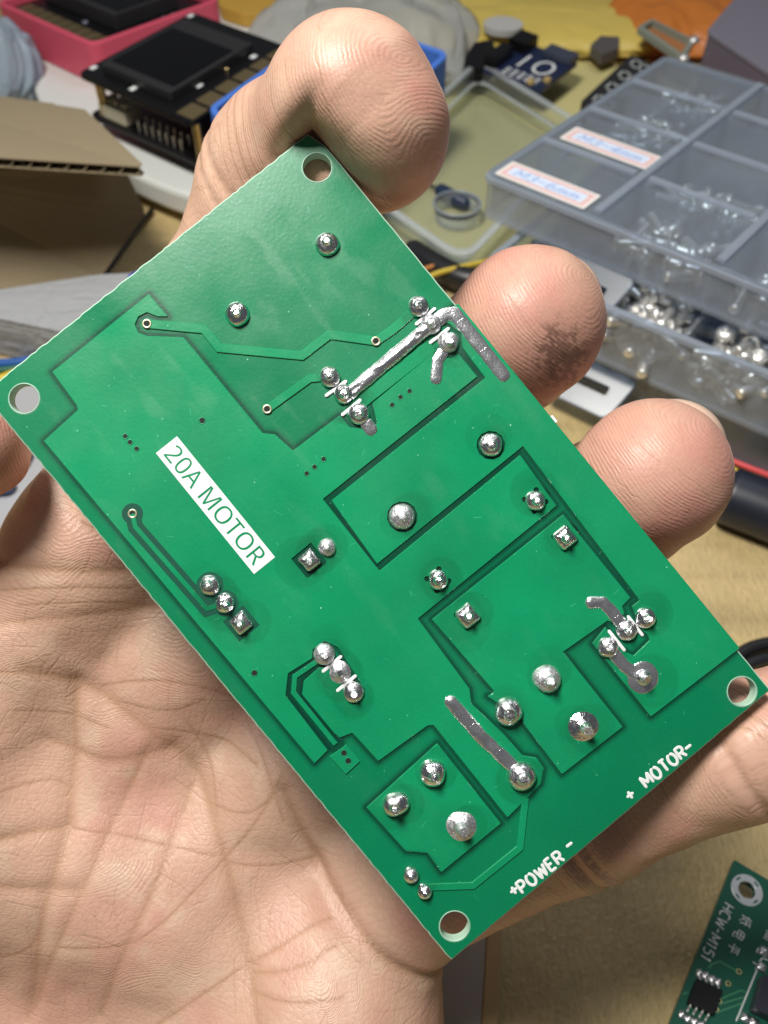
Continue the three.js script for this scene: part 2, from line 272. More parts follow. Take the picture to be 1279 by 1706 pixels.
const maskRough = dataTex(1024, 1024, (x, y, c) => { const a = fbm(x * 0.006, y * 0.006, 61, 4), b = fbm(x * 0.03, y * 0.012, 63, 3), st = sstep(0.55, 0.75, fbm(x * 0.012, y * 0.02, 67, 4)); c[0] = 1; c[1] = 0.62 + 0.5 * (a - 0.45) + 0.25 * (b - 0.45) + 0.2 * st; c[2] = 1; });
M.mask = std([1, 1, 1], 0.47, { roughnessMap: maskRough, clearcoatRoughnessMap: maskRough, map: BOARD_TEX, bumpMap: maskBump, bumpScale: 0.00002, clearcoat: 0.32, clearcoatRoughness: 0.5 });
M.copper = std([1, 1, 1], 0.47, { roughnessMap: maskRough, clearcoatRoughnessMap: maskRough, map: COPPER_TEX, bumpMap: maskBump, bumpScale: 0.00002, clearcoat: 0.32, clearcoatRoughness: 0.5 });
M.laminate = std([0.40, 0.58, 0.46], 0.7);
const boardUV = (g) => { const p = g.attributes.position, uv = new Float32Array(p.count * 2); for (let i = 0; i < p.count; i++) { uv[2 * i] = p.getX(i) / BW; uv[2 * i + 1] = p.getY(i) / (BW * 1184 / 2048); } g.setAttribute('uv', new THREE.BufferAttribute(uv, 2)); return g; };
{
  seed(21);
  const out = [], edge = (a, b, n, amp) => { for (let i = 0; i < n; i++) { const t = i / n, e = i ? amp * (rnd() - 0.5) : 0, dx = b[0] - a[0], dy = b[1] - a[1], l = Math.hypot(dx, dy); out.push([a[0] + dx * t - dy / l * e, a[1] + dy * t + dx / l * e]); } };
  edge([0.1, 0], [BW - 0.3, 0.1], 150, 0.08); edge([BW, 0.2], [BW, BH - 0.2], 40, 0.05); edge([BW, BH], [0.9, BH], 60, 0.06); edge([0, BH - 0.7], [0, 0.2], 90, 0.13);
  const s = new THREE.Shape(out.map((p) => new THREE.Vector2(...p)));
  for (const [x, y] of HOLES) s.holes.push(circleHole(x, y, 1.55));
  const g = new THREE.ExtrudeGeometry(s, { depth: BT - 0.26, bevelEnabled: true, bevelThickness: 0.13, bevelSize: 0.15, bevelOffset: -0.15, bevelSegments: 1, curveSegments: 40 });
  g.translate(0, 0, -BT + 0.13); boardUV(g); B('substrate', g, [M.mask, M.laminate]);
  for (const [x, y] of HOLES) B('hole_rim', new THREE.TorusGeometry(1.6, 0.07, 6, 48).scale(1, 1, 0.6).translate(x, y, 0.01), std([0.30, 0.52, 0.40], 0.4));
}
// ring-shaped bare zones cut out of the copper
const cuts = (poly) => {
  const h = [];
  RINGS.forEach(([i, r]) => { const p = JOINTS[i]; if (inside(p, poly)) h.push(SQUARE_RINGS[i] ? rectPath(p[0], p[1], SQUARE_RINGS[i], SQUARE_RINGS[i]) : circleHole(p[0], p[1], r)); });
  THERMALS.forEach((i) => { const p = JOINTS[i]; if (inside(p, poly)) for (let q = 0; q < 4; q++) { const a = (q + 0.5) * Math.PI / 2; h.push(circleHole(p[0] + Math.cos(a) * 1.16, p[1] + Math.sin(a) * 1.16, 0.36)); } });
  return h;
};
{
  const mainCuts = cuts(P_MAIN);
  B('copper_area', boardUV(plate(P_MAIN, 0, 0.14, 0.12, mainCuts, 0.06)), M.copper);
  // the bare laminate round the three-pin group and its trace
  M.bare = std([0.004, 0.075, 0.045], 0.4, { clearcoat: 0.35, clearcoatRoughness: 0.28 });
  let z = 0.143; const v = T3[0], bare = (g) => { g.translate(0, 0, z); z += 0.002; return g; };
  const gs = [bare(new THREE.ShapeGeometry(new THREE.Shape([...Array(28).keys()].map((i) => new THREE.Vector2(v[0] + 1.12 * Math.cos(i / 28 * 6.2832), v[1] + 1.12 * Math.sin(i / 28 * 6.2832)))))), bare(new THREE.ShapeGeometry(roundPoly(plateOutline(T3, 1.62), 0.1)))];
  for (const [i, r] of [[16, 1.42], [17, 1.4]]) gs.push(bare(new THREE.CircleGeometry(r, 36).translate(JOINTS[i][0], JOINTS[i][1], 0)));
  gs.push(bare(new THREE.PlaneGeometry(2.75, 2.75).translate(JOINTS[18][0], JOINTS[18][1], 0)));
  gs.forEach((g) => B('bare_strip', g.index ? g : g, M.bare));
}
for (const l of [P_RIGHT, P_CENTRE, P_POWER]) B('copper_area', boardUV(plate(l, 0, 0.14, 0.12, cuts(l), 0.06)), M.copper);
for (const [l, w] of [[[[5.2,18.06],[9.44,22.38],[11.99,22.36],[18.18,28.67],[18.29,32.38],[21.95,35.78],[22.13,38.05],[22.03,41.63]], 0.95], [[[20.27,22.17],[20.59,27.76],[21.78,29.53]], 0.85], [T4, 0.55], [[[69.84,17.13],[73.5,13.36],[73.36,6.97],[70.17,2.89]], 0.75], [[[25.91,28.29],[26.11,40.2]], 1.5]]) B('trace', boardUV(band(l, w, 0, 0.15)), M.copper);
B('trace', boardUV(band(T3, 0.5, 0.14, 0.2)), M.copper);
B('copper_pad', boardUV(plate([[53.17,6.11],[55.48,6.11],[55.58,4.05],[53.01,3.93]], 0, 0.16, 0.1)), M.copper);
B('copper_pad', boardUV(plate([[66.01,19.7],[67.42,20.8],[68.68,20.51],[69.56,19.28],[69.8,17.58],[68.31,16.3],[66.64,16.68],[65.69,18.13]], 0.145, 0.17, 0.1)), M.copper);
// tinned strips and solder joints
const strip = (pts, w, h, sd, mat = M.tinned, rough = 1) => B('tinned_strip', bead(pts, w, h, 0.14, sd, rough), mat);
strip([[24.52,29.43],[24.41,34.92],[24.28,42.04]], 1.5, 0.55, 3, M.tinned, 0.6);
strip([[24.3,41.35],[24.41,43.44],[24.97,44.24],[34.11,44.1]], 1.5, 0.2, 4, M.tinned, 0.5);
strip([[27.21,41.14],[27.68,39.66],[29.56,37.78]], 1.3, 0.2, 5, M.tinned, 0.5);
strip([[27.48,29.41],[29.59,29.34]], 1.35, 0.2, 6, M.tinned, 0.5);
strip([[57.83,35.36],[58.98,36.86],[60.35,36.99],[62.65,36.94]], 1.35, 0.26, 7, M.tinned, 0.6);
strip([[63.44,34.26],[65.82,34.32],[67.8,34.88]], 1.4, 0.24, 8, M.tinned, 0.5);
strip([[56.03,17.5],[61.62,17.64],[67.04,18.35]], 1.5, 0.38, 9, M.tinned, 0.6);
B('tinned_pad', joint(...JOINTS[34], 1.78, 0.24, 91, { sh: 0.02, lumpy: 0.5 }), M.tinned);
const J = (i, r, h, o) => B('solder_joint', joint(JOINTS[i][0], JOINTS[i][1], r, h, i + 3, o), [M.solder, M.solderDull, M.solder, M.solderBright][(i * 7 + (i >> 2)) % 4]);
J(0, 1.32, 0.9, { sh: 0.22, sr: 0.5 }); J(1, 1.32, 0.9, { sh: 0.2, sr: 0.45 });
for (const i of [2, 5]) J(i, 1.16, 0.80, { sh: 0.18, sr: 0.5 });
for (const i of [3, 6]) J(i, 1.12, 0.85, { sh: 0.3, sr: 0.55 });
for (const i of [4, 7]) J(i, 1.18, 0.85, { sh: 0.22, sr: 0.55 });
J(8, 1.34, 0.9, { sh: 0.18, sr: 0.6 }); J(9, 1.42, 0.95, { sh: 0.16, sr: 0.6 });
for (const i of [10, 12]) J(i, 1.15, 0.95, { sh: 0.4, sr: 0.5 });
for (const i of [11, 13]) J(i, 1.12, 0.95, { sh: 0.5, sr: 0.5, square: true });
J(14, 0.98, 0.8, { sh: 0.15 }); J(15, 0.98, 0.75, { sh: 0.25, square: true });
J(16, 1.14, 0.85, { sh: 0.45, ox: -0.2 }); J(17, 1.12, 0.85, { sh: 0.5, ox: 0.2 }); J(18, 1.05, 0.85, { sh: 0.6, square: true });
for (const i of [19, 20, 21]) J(i, 1.2, 0.75, { sh: 0.45, sr: 0.36, cone: i === 20 });
for (const i of [22, 23, 24]) J(i, 1.2, 0.8, { sh: 0.4, sr: 0.45 });
J(25, 1.45, 1.25, { sh: 0.6, long: 0.18, dir: 3.6 }); J(26, 1.55, 1.3, { sh: 0.3, sr: 0.7 });
J(27, 1.65, 0.95, { sh: 0.7, sr: 0.55, cone: true }); J(28, 1.5, 1.25, { sh: 0.4, cone: false, sr: 0.6 });
J(29, 1.25, 1.2, { sh: 0.6, long: 0.42, dir: 1.2 }); J(30, 1.65, 0.9, { sh: 0.75, sr: 0.6, cone: true });
J(31, 1.6, 1.35, { sh: 0.3, sr: 0.7 }); J(32, 0.86, 0.8, { sh: 0.12 }); J(33, 0.84, 0.8, { sh: 0.12 });
J(34, 0.95, 0.8, { sh: 0.55, sr: 0.5 });
// leads clipped off just above the solder
[[2, 0.36], [3, 0.34], [4, 0.36], [5, 0.36], [6, 0.34], [7, 0.36], [10, 0.36], [11, 0.38], [12, 0.36], [13, 0.38], [15, 0.3], [16, 0.34], [17, 0.34], [18, 0.34], [19, 0.36], [20, 0.36], [21, 0.36], [22, 0.36], [23, 0.36], [24, 0.36], [25, 0.5], [26, 0.5], [27, 0.52], [28, 0.5], [29, 0.5], [30, 0.55], [31, 0.5], [34, 0.45]].forEach(([i, r], n) => {
  const big = i > 24, c = new THREE.CylinderGeometry(r * 0.92, r, 0.9, 9, 1), p = c.attributes.position; seed(300 + i);
  const tx = rr(-0.5, 0.5), ty = rr(-0.5, 0.5);
  for (let k = 0; k < p.count; k++) if (p.getY(k) > 0) p.setY(k, 0.45 + tx * p.getX(k) + ty * p.getZ(k) - 0.12 * hash(k % 9, i, 5));
  const g = c.toNonIndexed(); g.computeVertexNormals(); g.rotateX(Math.PI / 2); g.rotateZ(rr(0, 6)); g.rotateX(rr(-0.25, 0.25)); g.rotateY(rr(-0.25, 0.25));
  B('clipped_lead', g.translate(JOINTS[i][0] + rr(-0.16, 0.16), JOINTS[i][1] + rr(-0.16, 0.16), (big ? 1.3 : 0.86) + rr(-0.05, 0.08)), n % 3 ? M.solderDull : M.solder);
});
// plated holes between the copper layers
[[5.2,18.06],[21.95,35.78],[20.27,22.17],[19.89,4.16]].forEach(([x, y]) => { const v = B('via', new THREE.TorusGeometry(0.40, 0.11, 8, 28).scale(1, 1, 0.5).translate(x, y, 0.17), std([0.62, 0.62, 0.42], 0.35, { metalness: 0.7 })); B('via_hole', new THREE.CylinderGeometry(0.32, 0.32, 0.05, 20).rotateX(Math.PI / 2).translate(x, y, 0.155), M.hole, v); });
[[13.04,8.75],[13.85,8.74],[14.83,8.84],[28.36,35.18],[28.25,34.02],[28.33,32.79],[28.18,23.45],[28.22,22.18],[28.24,21.09],[16.87,16.08],[41.1,3.42],[53.69,5.35],[54.62,5.17]].forEach(([x, y], i) => { const r = i > 8 ? 0.29 : 0.22, v = B('via', new THREE.TorusGeometry(r + 0.05, 0.06, 6, 20).scale(1, 1, 0.5).translate(x, y, 0.15), M.copper); B('via_hole', new THREE.CylinderGeometry(r, r, 0.05, 16).rotateX(Math.PI / 2).translate(x, y, 0.155), M.hole, v); });
// white print: separator bars, the label with the letters left out of the white, and the terminal names
for (const l of ['a']) [[23.09,27.78],[23.25,30.73],[25.78,27.82],[25.76,30.66],[23.24,40.14],[23.21,43.09],[25.72,40.02],[25.8,42.89],[45.6,8.94],[45.6,11.73],[48.15,8.82],[48.16,11.62],[61.64,35.42],[64.63,35.39],[61.78,38.01],[64.63,37.93]].forEach((p, i, all) => { if (i % 2 === 0) B('printed_bar', bead([p, all[i + 1]], 0.36, 0.05, 0.14, i, 0), M.silk); });
const font = await new FontLoader().loadAsync('fonts/droid/droid_sans_regular.typeface.json');
{
  const c = [[16.56,12.97],[33.06,12.86],[32.98,10.06],[16.46,10.12]], ux = c[1][0] - c[0][0], uy = c[1][1] - c[0][1], L = Math.hypot(ux, uy), e = [ux / L, uy / L], n = [-e[1], e[0]], hgt = Math.abs((c[3][0] - c[0][0]) * n[0] + (c[3][1] - c[0][1]) * n[1]);
  const rect = new THREE.Shape([new THREE.Vector2(0, 0), new THREE.Vector2(L, 0), new THREE.Vector2(L, hgt), new THREE.Vector2(0, hgt)]), inner = [];
  const shapes = font.generateShapes('20A MOTOR', 2.55), all = shapes.flatMap((s) => s.getPoints(10)), x0 = Math.min(...all.map((p) => p.x)), x1 = Math.max(...all.map((p) => p.x)), y0 = Math.min(...all.map((p) => p.y)), y1 = Math.max(...all.map((p) => p.y));
  const k = (L - 1.3) / (x1 - x0), ky = 1.95 / (y1 - y0), tr = (p) => new THREE.Vector2((p.x - x0) * k + 0.65, (p.y - y0) * ky + (hgt - 1.95) / 2);
  for (const s of shapes) { const q = s.extractPoints(10); rect.holes.push(new THREE.Path(q.shape.map(tr))); for (const h of q.holes) inner.push(new THREE.Shape(h.map(tr))); }
  const g = new THREE.ExtrudeGeometry([rect, ...inner], { depth: 0.02, bevelEnabled: false });
  g.applyMatrix4(new THREE.Matrix4().set(e[0], n[0], 0, c[3][0], e[1], n[1], 0, c[3][1], 0, 0, 1, 0.142, 0, 0, 0, 1));
  const m = B('printed_label', g, M.silk); m.userData.label = 'white printed label with the words 20A MOTOR left green';
}
function boardText(text, from, to, h, name, label) {
  const ux = to[0] - from[0], uy = to[1] - from[1], L = Math.hypot(ux, uy), e = [ux / L, uy / L], n = [-e[1], e[0]], t = strokeText(text, h, 0.78, 0.26), k = L / t.width;
  const g = mergeGeometries(t.lines.map((l, i) => bead(l.map(([x, y]) => [from[0] + e[0] * x * k + n[0] * y, from[1] + e[1] * x * k + n[1] * y]), 0.33, 0.035, 0.005, i, 0)));
  B(name, g, M.silk).userData.label = label;
}
boardText('+', [[77.54,25.49]][0], [[77.6,26.54]][0], 1.5, 'printed_sign', 'plus sign beside MOTOR');
boardText('MOTOR', [[77.44,27.9]][0], [[77.56,33.55]][0], 1.35, 'printed_word', 'white printed word MOTOR');
boardText('-', [[77.56,33.64]][0], [[77.61,34.71]][0], 1.35, 'printed_sign', 'minus sign beside MOTOR');
boardText('+', [[77.29,9.44]][0], [[77.36,10.46]][0], 1.5, 'printed_sign', 'plus sign beside POWER');
boardText('POWER', [[77.52,10.53]][0], [[77.68,16.25]][0], 1.35, 'printed_word', 'white printed word POWER');
boardText('-', [[77.33,17.13]][0], [[77.38,18.18]][0], 1.35, 'printed_sign', 'minus sign beside POWER');
// what stands on the far side of the board, seen only past its edge
{
  const p = [[42.26,45.8]][0], q = B('component', new THREE.BoxGeometry(4.2, 3.2, 2.6).translate(p[0] - 0.2, BH - 0.9, -BT - 1.4), M.black);
  B('contact', new THREE.BoxGeometry(0.9, 0.5, 0.8).translate(p[0] - 1.7, BH + 0.75, -BT - 0.5), M.silk, q);
}

// ------------------------------------------------------------------ the hand: one continuous surface round its bones
const handPlane = { o: V3([-67.96955,26.9023,-10.50338]), u: V3([1,0,0]), v: V3([0,0.68851,-0.72523]), n: V3([-0,0.72523,0.68851]) };
// joints in millimetres with the radius of the flesh round them
const BONES = {
  palm: [
    [[-41.05,70.43,-72.43,11.6],[-99.09,10.89,-18.58,15]], [[-27.83,55.54,-64.02,12],[-94.92,-0.03,-8.68,15]], [[-12.54,44.85,-51.28,12],[-87.32,-6.13,-1.41,15]], [[0.04,36.53,-38.26,11.5],[-76.64,-8.35,4.35,15]],
    [[-6.69,29.55,-20.59,15],[-56.13,-4.45,12.15,18]], [[-67.43,53.51,-42.93,15],[-92.99,12.47,-8.02,19]], [[-50.86,39.55,-40.3,12],[-30.04,33.98,-35.2,12]],
  ],
  index: [[[-41.05,70.43,-72.43,10.8],[-25.33,91.27,-92.59,9.4],[-11.82,110.89,-101.98,9.6],[-3.61,123.33,-93.46,8.3]], [[-3.14,122.56,-92.55,7.9],[-0.63,120.86,-90.52,6.9]]],
  middle: [[[-27.61,56.42,-63.51,11],[-2.59,75.66,-83.33,9.2],[11.93,90.22,-88.23,8.5],[18.29,100.67,-85.13,8.8]], [[16.93,100.05,-82.84,8.3],[16.05,96.69,-83.5,7.4]]],
  ring: [[[-12.44,45.81,-50.87,10.8],[15.84,63.25,-68.54,9],[28.34,77.3,-72.84,8.5],[34.01,88.75,-70.92,8.8]], [[32.34,88.34,-68.88,8.3],[31.46,84.53,-69.01,7.4]]],
  little: [[[2.59,40.39,-35.07,10.2],[25.06,57.85,-38.76,8],[41.9,72.26,-41.63,7.3],[50.88,79.91,-43.28,7]]],
  thumb: [[[-85.37,71.59,-62.92,12],[-71.79,87.88,-69.89,9],[-50.47,93.71,-70.62,7.2]]],
};
const FINGERS = ['index', 'middle', 'ring', 'little', 'thumb'];
const CAPS = {};
for (const [k, chains] of Object.entries(BONES)) { CAPS[k] = []; for (const c of chains) for (let i = 0; i + 1 < c.length; i++) CAPS[k].push([...c[i], ...c[i + 1]]); }
function capsule(c, x, y, z) {
  const dx = c[4] - c[0], dy = c[5] - c[1], dz = c[6] - c[2], px = x - c[0], py = y - c[1], pz = z - c[2];
  const t = clamp((px * dx + py * dy + pz * dz) / (dx * dx + dy * dy + dz * dz));
  return Math.hypot(px - dx * t, py - dy * t, pz - dz * t) - (c[3] + (c[7] - c[3]) * t);
}
const smin = (a, b, k) => { const h = Math.max(k - Math.abs(a - b), 0) / k; return Math.min(a, b) - h * h * k * 0.25; };
const CREASE_DEEP = [[54.57,43.09],[56.51,37.73],[59.26,32.42],[62.11,28.98],[65.77,25.27],[68.81,22.38],[72.82,19.48],[77.64,16.65]];
const GROOVES = [                                                          // the main folds of the palm: line, depth, width
  [CREASE_DEEP, 1.5, 1.0], [[[21.02,60.08],[25.68,58.33],[30.71,55.14],[35.35,51.3],[38.22,48.9],[41.17,46.08],[43.09,42.2],[45.01,37.32],[46.7,32.92],[47.92,28.4],[49,24.45],[50.71,19.31],[53.13,12.14]], 0.55, 1.5],
  [[[26.44,57.54],[25.83,51.46],[25.89,47.45],[25.23,43.09],[25.44,38.55],[24.09,31.69],[22.7,27.09],[21.21,18.81],[18.92,10.96]], 0.65, 1.3], [[[15.18,74.26],[24.1,73.63],[32.25,73.16],[38.47,73.48]], 0.7, 1.3],
  [[[16.5,66.25],[25.11,67.12],[31.74,67.43],[37.6,67.98]], 0.35, 1.2], [[[22.32,49.86],[29.34,46.24],[35.27,47.29],[39,48.41]], 0.3, 1.1], [[[16.47,38.14],[22.03,38.46],[25.2,38.22]], 0.5, 1.2], [[[16.31,32.42],[21.85,31.2],[27.25,30.87]], 0.5, 1.2],
  [[[36.09,49.06],[32.4,41.39],[29.05,33.24],[26.53,27.09],[24.02,22.13],[19.75,12.14]], 0.32, 1.0], [[[41.11,42.2],[39.44,36.51],[36.94,29.55],[33.63,22.96],[29.4,12.14]], 0.32, 1.0], [[[27.15,88.06],[26,84.97],[27.61,81.11],[30.04,78.78],[36.98,76.83]], 0.5, 1.0],
];
function segDist(l, u, v) {
  let best = 1e9;
  for (let i = 0; i + 1 < l.length; i++) { const a = l[i], b = l[i + 1], dx = b[0] - a[0], dy = b[1] - a[1], t = clamp(((u - a[0]) * dx + (v - a[1]) * dy) / (dx * dx + dy * dy)); best = Math.min(best, Math.hypot(u - a[0] - dx * t, v - a[1] - dy * t)); }
  return best;
}
// flexion creases across the finger joints: a ring of the skin pulled in
const JOINT_LINES = [];
const addJoint = (k, i, depth, w, shift = 0) => { const c = BONES[k][0]; const a = V3(c[i - 1]), b = V3(c[i]), d = V3(c[i + 1]); const n = d.clone().sub(b).normalize().add(b.clone().sub(a).normalize()).normalize(); const p = b.clone().addScaledVector(n, shift); JOINT_LINES.push([p.x, p.y, p.z, n.x, n.y, n.z, depth, w, c[i][3] * 1.6]); };
addJoint('index', 2, 0.28, 0.8, -1); addJoint('index', 2, 0.2, 0.6, -3.2); addJoint('middle', 2, 0.6, 0.9); addJoint('ring', 2, 0.6, 0.9); addJoint('little', 1, 0.55, 0.8); addJoint('little', 1, 0.3, 0.5, 2.2); addJoint('little', 2, 0.5, 0.8);
// the board presses into the finger tips
const bO = V3([-42.43027,105.58306,-66.23759]), bX = V3([0.63429,-0.50205,0.58789]), bY = V3([0.77253,0.38264,-0.50674]), bZ = V3([0.02946,0.77558,0.63056]);
function boardDist(x, y, z) {
  const px = x - bO.x, py = y - bO.y, pz = z - bO.z, u = px * bX.x + py * bX.y + pz * bX.z, v = px * bY.x + py * bY.y + pz * bY.z, w = px * bZ.x + py * bZ.y + pz * bZ.z;
  const dx = Math.abs(u - BW / 2) - BW / 2, dy = Math.abs(v - BH / 2) - BH / 2, dz = -1.7 - w;
  return Math.hypot(Math.max(dx, 0), Math.max(dy, 0), Math.max(dz, 0)) + Math.min(Math.max(dx, dy, dz), 0);
}
const group = (k, x, y, z, s) => { let d = 1e9; for (const c of CAPS[k]) d = smin(d, capsule(c, x, y, z), k === 'index' ? 7 : s); return d; };
function handDist(x, y, z, fine = true) {
  let palm = group('palm', x, y, z, 9);
  let d = palm;
  for (const f of FINGERS) d = smin(d, group(f, x, y, z, 4), f === 'thumb' ? 9 : 5);
  if (!fine) return Math.max(d, -(boardDist(x, y, z) - 0.12));
  if (d > 6) return d;
  const px = x - handPlane.o.x, py = y - handPlane.o.y, pz = z - handPlane.o.z, u = px * handPlane.u.x + py * handPlane.u.y + pz * handPlane.u.z, v = px * handPlane.v.x + py * handPlane.v.y + pz * handPlane.v.z, w = px * handPlane.n.x + py * handPlane.n.y + pz * handPlane.n.z;
  if (palm < 3 && w > -8) for (const [l, dep, wid] of GROOVES) { const q = segDist(l, u, v) / wid; if (q < 3) d += 0.48 * dep * (1 - 0.35 * noise2(u * 0.3, v * 0.3, 3)) * Math.exp(-q * q); }
  for (const j of JOINT_LINES) { const a = x - j[0], b = y - j[1], c = z - j[2], q = (a * j[3] + b * j[4] + c * j[5]) / j[7]; if (q > -3 && q < 3 && Math.hypot(a, b, c) < j[8]) d += j[6] * Math.exp(-q * q); }
  d -= 0.45 * (noise2(u * 0.07 + 3, v * 0.07 + w * 0.05, 71) - 0.5) + 0.28 * (noise2(u * 0.28 + w * 0.1, v * 0.28 + w * 0.2, 72) - 0.5);
  const bd = -(boardDist(x, y, z) - 0.12), k = 3.2, h = Math.max(k - Math.abs(d - bd), 0) / k;
  return Math.max(d, bd) + h * h * k * 0.25;
}
// dual contouring on a grid, fine only near the surface
function surface(lo, hi, cell) {
  const n = [0, 1, 2].map((i) => Math.ceil((hi[i] - lo[i]) / cell / 6) * 6 + 1), [nx, ny, nz] = n, F = new Float32Array(nx * ny * nz).fill(9), at = (i, j, k) => (k * ny + j) * nx + i;
  for (let k = 0; k < nz - 1; k += 6) for (let j = 0; j < ny - 1; j += 6) for (let i = 0; i < nx - 1; i += 6) {
    const d = handDist(lo[0] + (i + 3) * cell, lo[1] + (j + 3) * cell, lo[2] + (k + 3) * cell, false);
    const far = Math.abs(d) > cell * 6 * 0.9 + 3.2;
    for (let c = 0; c <= 6; c++) for (let b = 0; b <= 6; b++) for (let a = 0; a <= 6; a++) {
      const q = at(i + a, j + b, k + c);
      if (far) { if (F[q] === 9) F[q] = d; } else F[q] = handDist(lo[0] + (i + a) * cell, lo[1] + (j + b) * cell, lo[2] + (k + c) * cell);
    }
  }
  const pos = [], idx = [], id = new Int32Array(nx * ny * nz).fill(-1);
  for (let k = 0; k < nz - 1; k++) for (let j = 0; j < ny - 1; j++) for (let i = 0; i < nx - 1; i++) {
    let m = 0, cx = 0, cy = 0, cz = 0;
    const c = []; let s = 0;
    for (let q = 0; q < 8; q++) { const f = F[at(i + (q & 1), j + ((q >> 1) & 1), k + (q >> 2))]; c.push(f); if (f < 0) s++; }
    if (s === 0 || s === 8) continue;
    for (let q = 0; q < 8; q++) for (const e of [1, 2, 4]) { const r = q | e; if (r === q) continue; const a = c[q], b = c[r]; if ((a < 0) === (b < 0)) continue; const t = a / (a - b); cx += (q & 1) + (e === 1 ? t : 0); cy += ((q >> 1) & 1) + (e === 2 ? t : 0); cz += (q >> 2) + (e === 4 ? t : 0); m++; }
    id[at(i, j, k)] = pos.length / 3; pos.push(lo[0] + (i + cx / m) * cell, lo[1] + (j + cy / m) * cell, lo[2] + (k + cz / m) * cell);
  }
  const quad = (a, b, c, d, flip) => { if (a < 0 || b < 0 || c < 0 || d < 0) return; flip ? idx.push(a, c, b, a, d, c) : idx.push(a, b, c, a, c, d); };
  for (let k = 1; k < nz - 1; k++) for (let j = 1; j < ny - 1; j++) for (let i = 1; i < nx - 1; i++) {
    const f = F[at(i, j, k)] < 0, I = (a, b, c) => id[at(i - a, j - b, k - c)];
    if (f !== F[at(i + 1, j, k)] < 0) quad(I(0, 1, 1), I(0, 0, 1), I(0, 0, 0), I(0, 1, 0), !f);
    if (f !== F[at(i, j + 1, k)] < 0) quad(I(1, 0, 1), I(0, 0, 1), I(0, 0, 0), I(1, 0, 0), f);
    if (f !== F[at(i, j, k + 1)] < 0) quad(I(1, 1, 0), I(0, 1, 0), I(0, 0, 0), I(1, 0, 0), !f);
  }
  return { pos, idx };
}
// skin: colour and relief are laid out along each finger and over the palm, in millimetres
const FDATA = {};
{
  const cam0 = V3([0, 165, 0]);
  for (const f of FINGERS) {
    const c = BONES[f][0], seg = []; let s = 0;
    const e0 = V3(c[c.length - 2]), e1 = V3(c[c.length - 1]);
    const pad = handPlane.n.clone();
    for (let i = 0; i + 1 < c.length; i++) { const a = V3(c[i]), b = V3(c[i + 1]), d = b.clone().sub(a), l = d.length(); d.normalize(); const n = pad.clone().addScaledVector(d, -pad.dot(d)).normalize(), t = new THREE.Vector3().crossVectors(d, n).normalize(); seg.push({ a, d, l, n, t, s, r: (c[i][3] + c[i + 1][3]) / 2 }); s += l; }
    FDATA[f] = { seg, len: s };
  }
}
function fingerUV(f, p) {                                                  // across (mm from the middle of the pad), along (mm from the tip, positive towards the palm)
  const D = FDATA[f]; let best = null, bd = 1e9;
  for (const q of D.seg) { const w = p.clone().sub(q.a), t = w.dot(q.d), tc = clamp(t, 0, q.l), dd = w.clone().addScaledVector(q.d, -tc).length(); if (dd < bd) { bd = dd; best = { q, w, t, tc }; } }
  const { q, w, t } = best, last = q === D.seg[D.seg.length - 1], tt = last ? Math.max(0, t) : best.tc, r = w.clone().addScaledVector(q.d, -t);
  const ang = Math.atan2(r.dot(q.t), r.dot(q.n));
  const cyl = [ang * 8.5, D.len - (q.s + tt)], L = D.seg[D.seg.length - 1], wt = p.clone().sub(L.a), along = wt.dot(L.d), k = sstep(-3, 4, along);
  if (k === 0) return cyl;
  const N = L.n.clone().addScaledVector(L.d, 0.75).normalize(), Vv = L.d.clone().addScaledVector(N, -L.d.dot(N)).normalize(), c0 = L.a.clone().addScaledVector(L.d, L.l), pu = p.clone().sub(c0), pl = [pu.dot(L.t), 2 - pu.dot(Vv) * 1.1];
  return [mixn(cyl[0], pl[0], k), mixn(cyl[1], pl[1], k)];
}
const PALM_SIZE = 104, FTILE = 60, FLEN = 104;
const ridge = (phase) => 0.5 + 0.5 * Math.sin(phase * Math.PI * 2);
function padPhase(u, v) {                                                  // loops round the middle of the finger tip, lines across the finger below it
  const core = -7, x = u, y = v - core, r = Math.hypot(x * 1.15, y);
  if (y < 0) return r;
  return mixn(r, Math.hypot(y, x * 0.35) + 0.03 * x * x, sstep(0, 4, y));
}
const crackle = (x, y, s) => {                                             // distance to the nearest fold between small skin cells
  const ix = Math.floor(x), iy = Math.floor(y); let a = 9, b = 9;
  for (let j = -1; j <= 1; j++) for (let i = -1; i <= 1; i++) { const qx = ix + i, qy = iy + j, dx = qx + hash(qx, qy, s) - x, dy = qy + hash(qx, qy, s + 1) - y, d = dx * dx + dy * dy; if (d < a) { b = a; a = d; } else if (d < b) b = d; }
  return Math.sqrt(b) - Math.sqrt(a);
};
const SKIN = [0.61, 0.385, 0.28], RED = [0.595, 0.30, 0.235], PALE = [0.67, 0.47, 0.345], FOLD = [0.44, 0.25, 0.14];
const skinTone = (c, red, pale, fold) => { for (let i = 0; i < 3; i++) c[i] = mixn(mixn(mixn(SKIN[i], RED[i], clamp(red)), PALE[i], clamp(pale)), FOLD[i], clamp(fold)); };
function lineMask(w, h, draw) {                                            // grey value 0..1 of soft drawn lines
  const c = document.createElement('canvas'); c.width = w; c.height = h; const g = c.getContext('2d'); g.fillStyle = '#000'; g.fillRect(0, 0, w, h); g.lineCap = g.lineJoin = 'round'; draw(g); const d = g.getImageData(0, 0, w, h).data, o = new Uint8Array(w * h);
  for (let i = 0; i < o.length; i++) o[i] = d[i * 4]; return o;
}
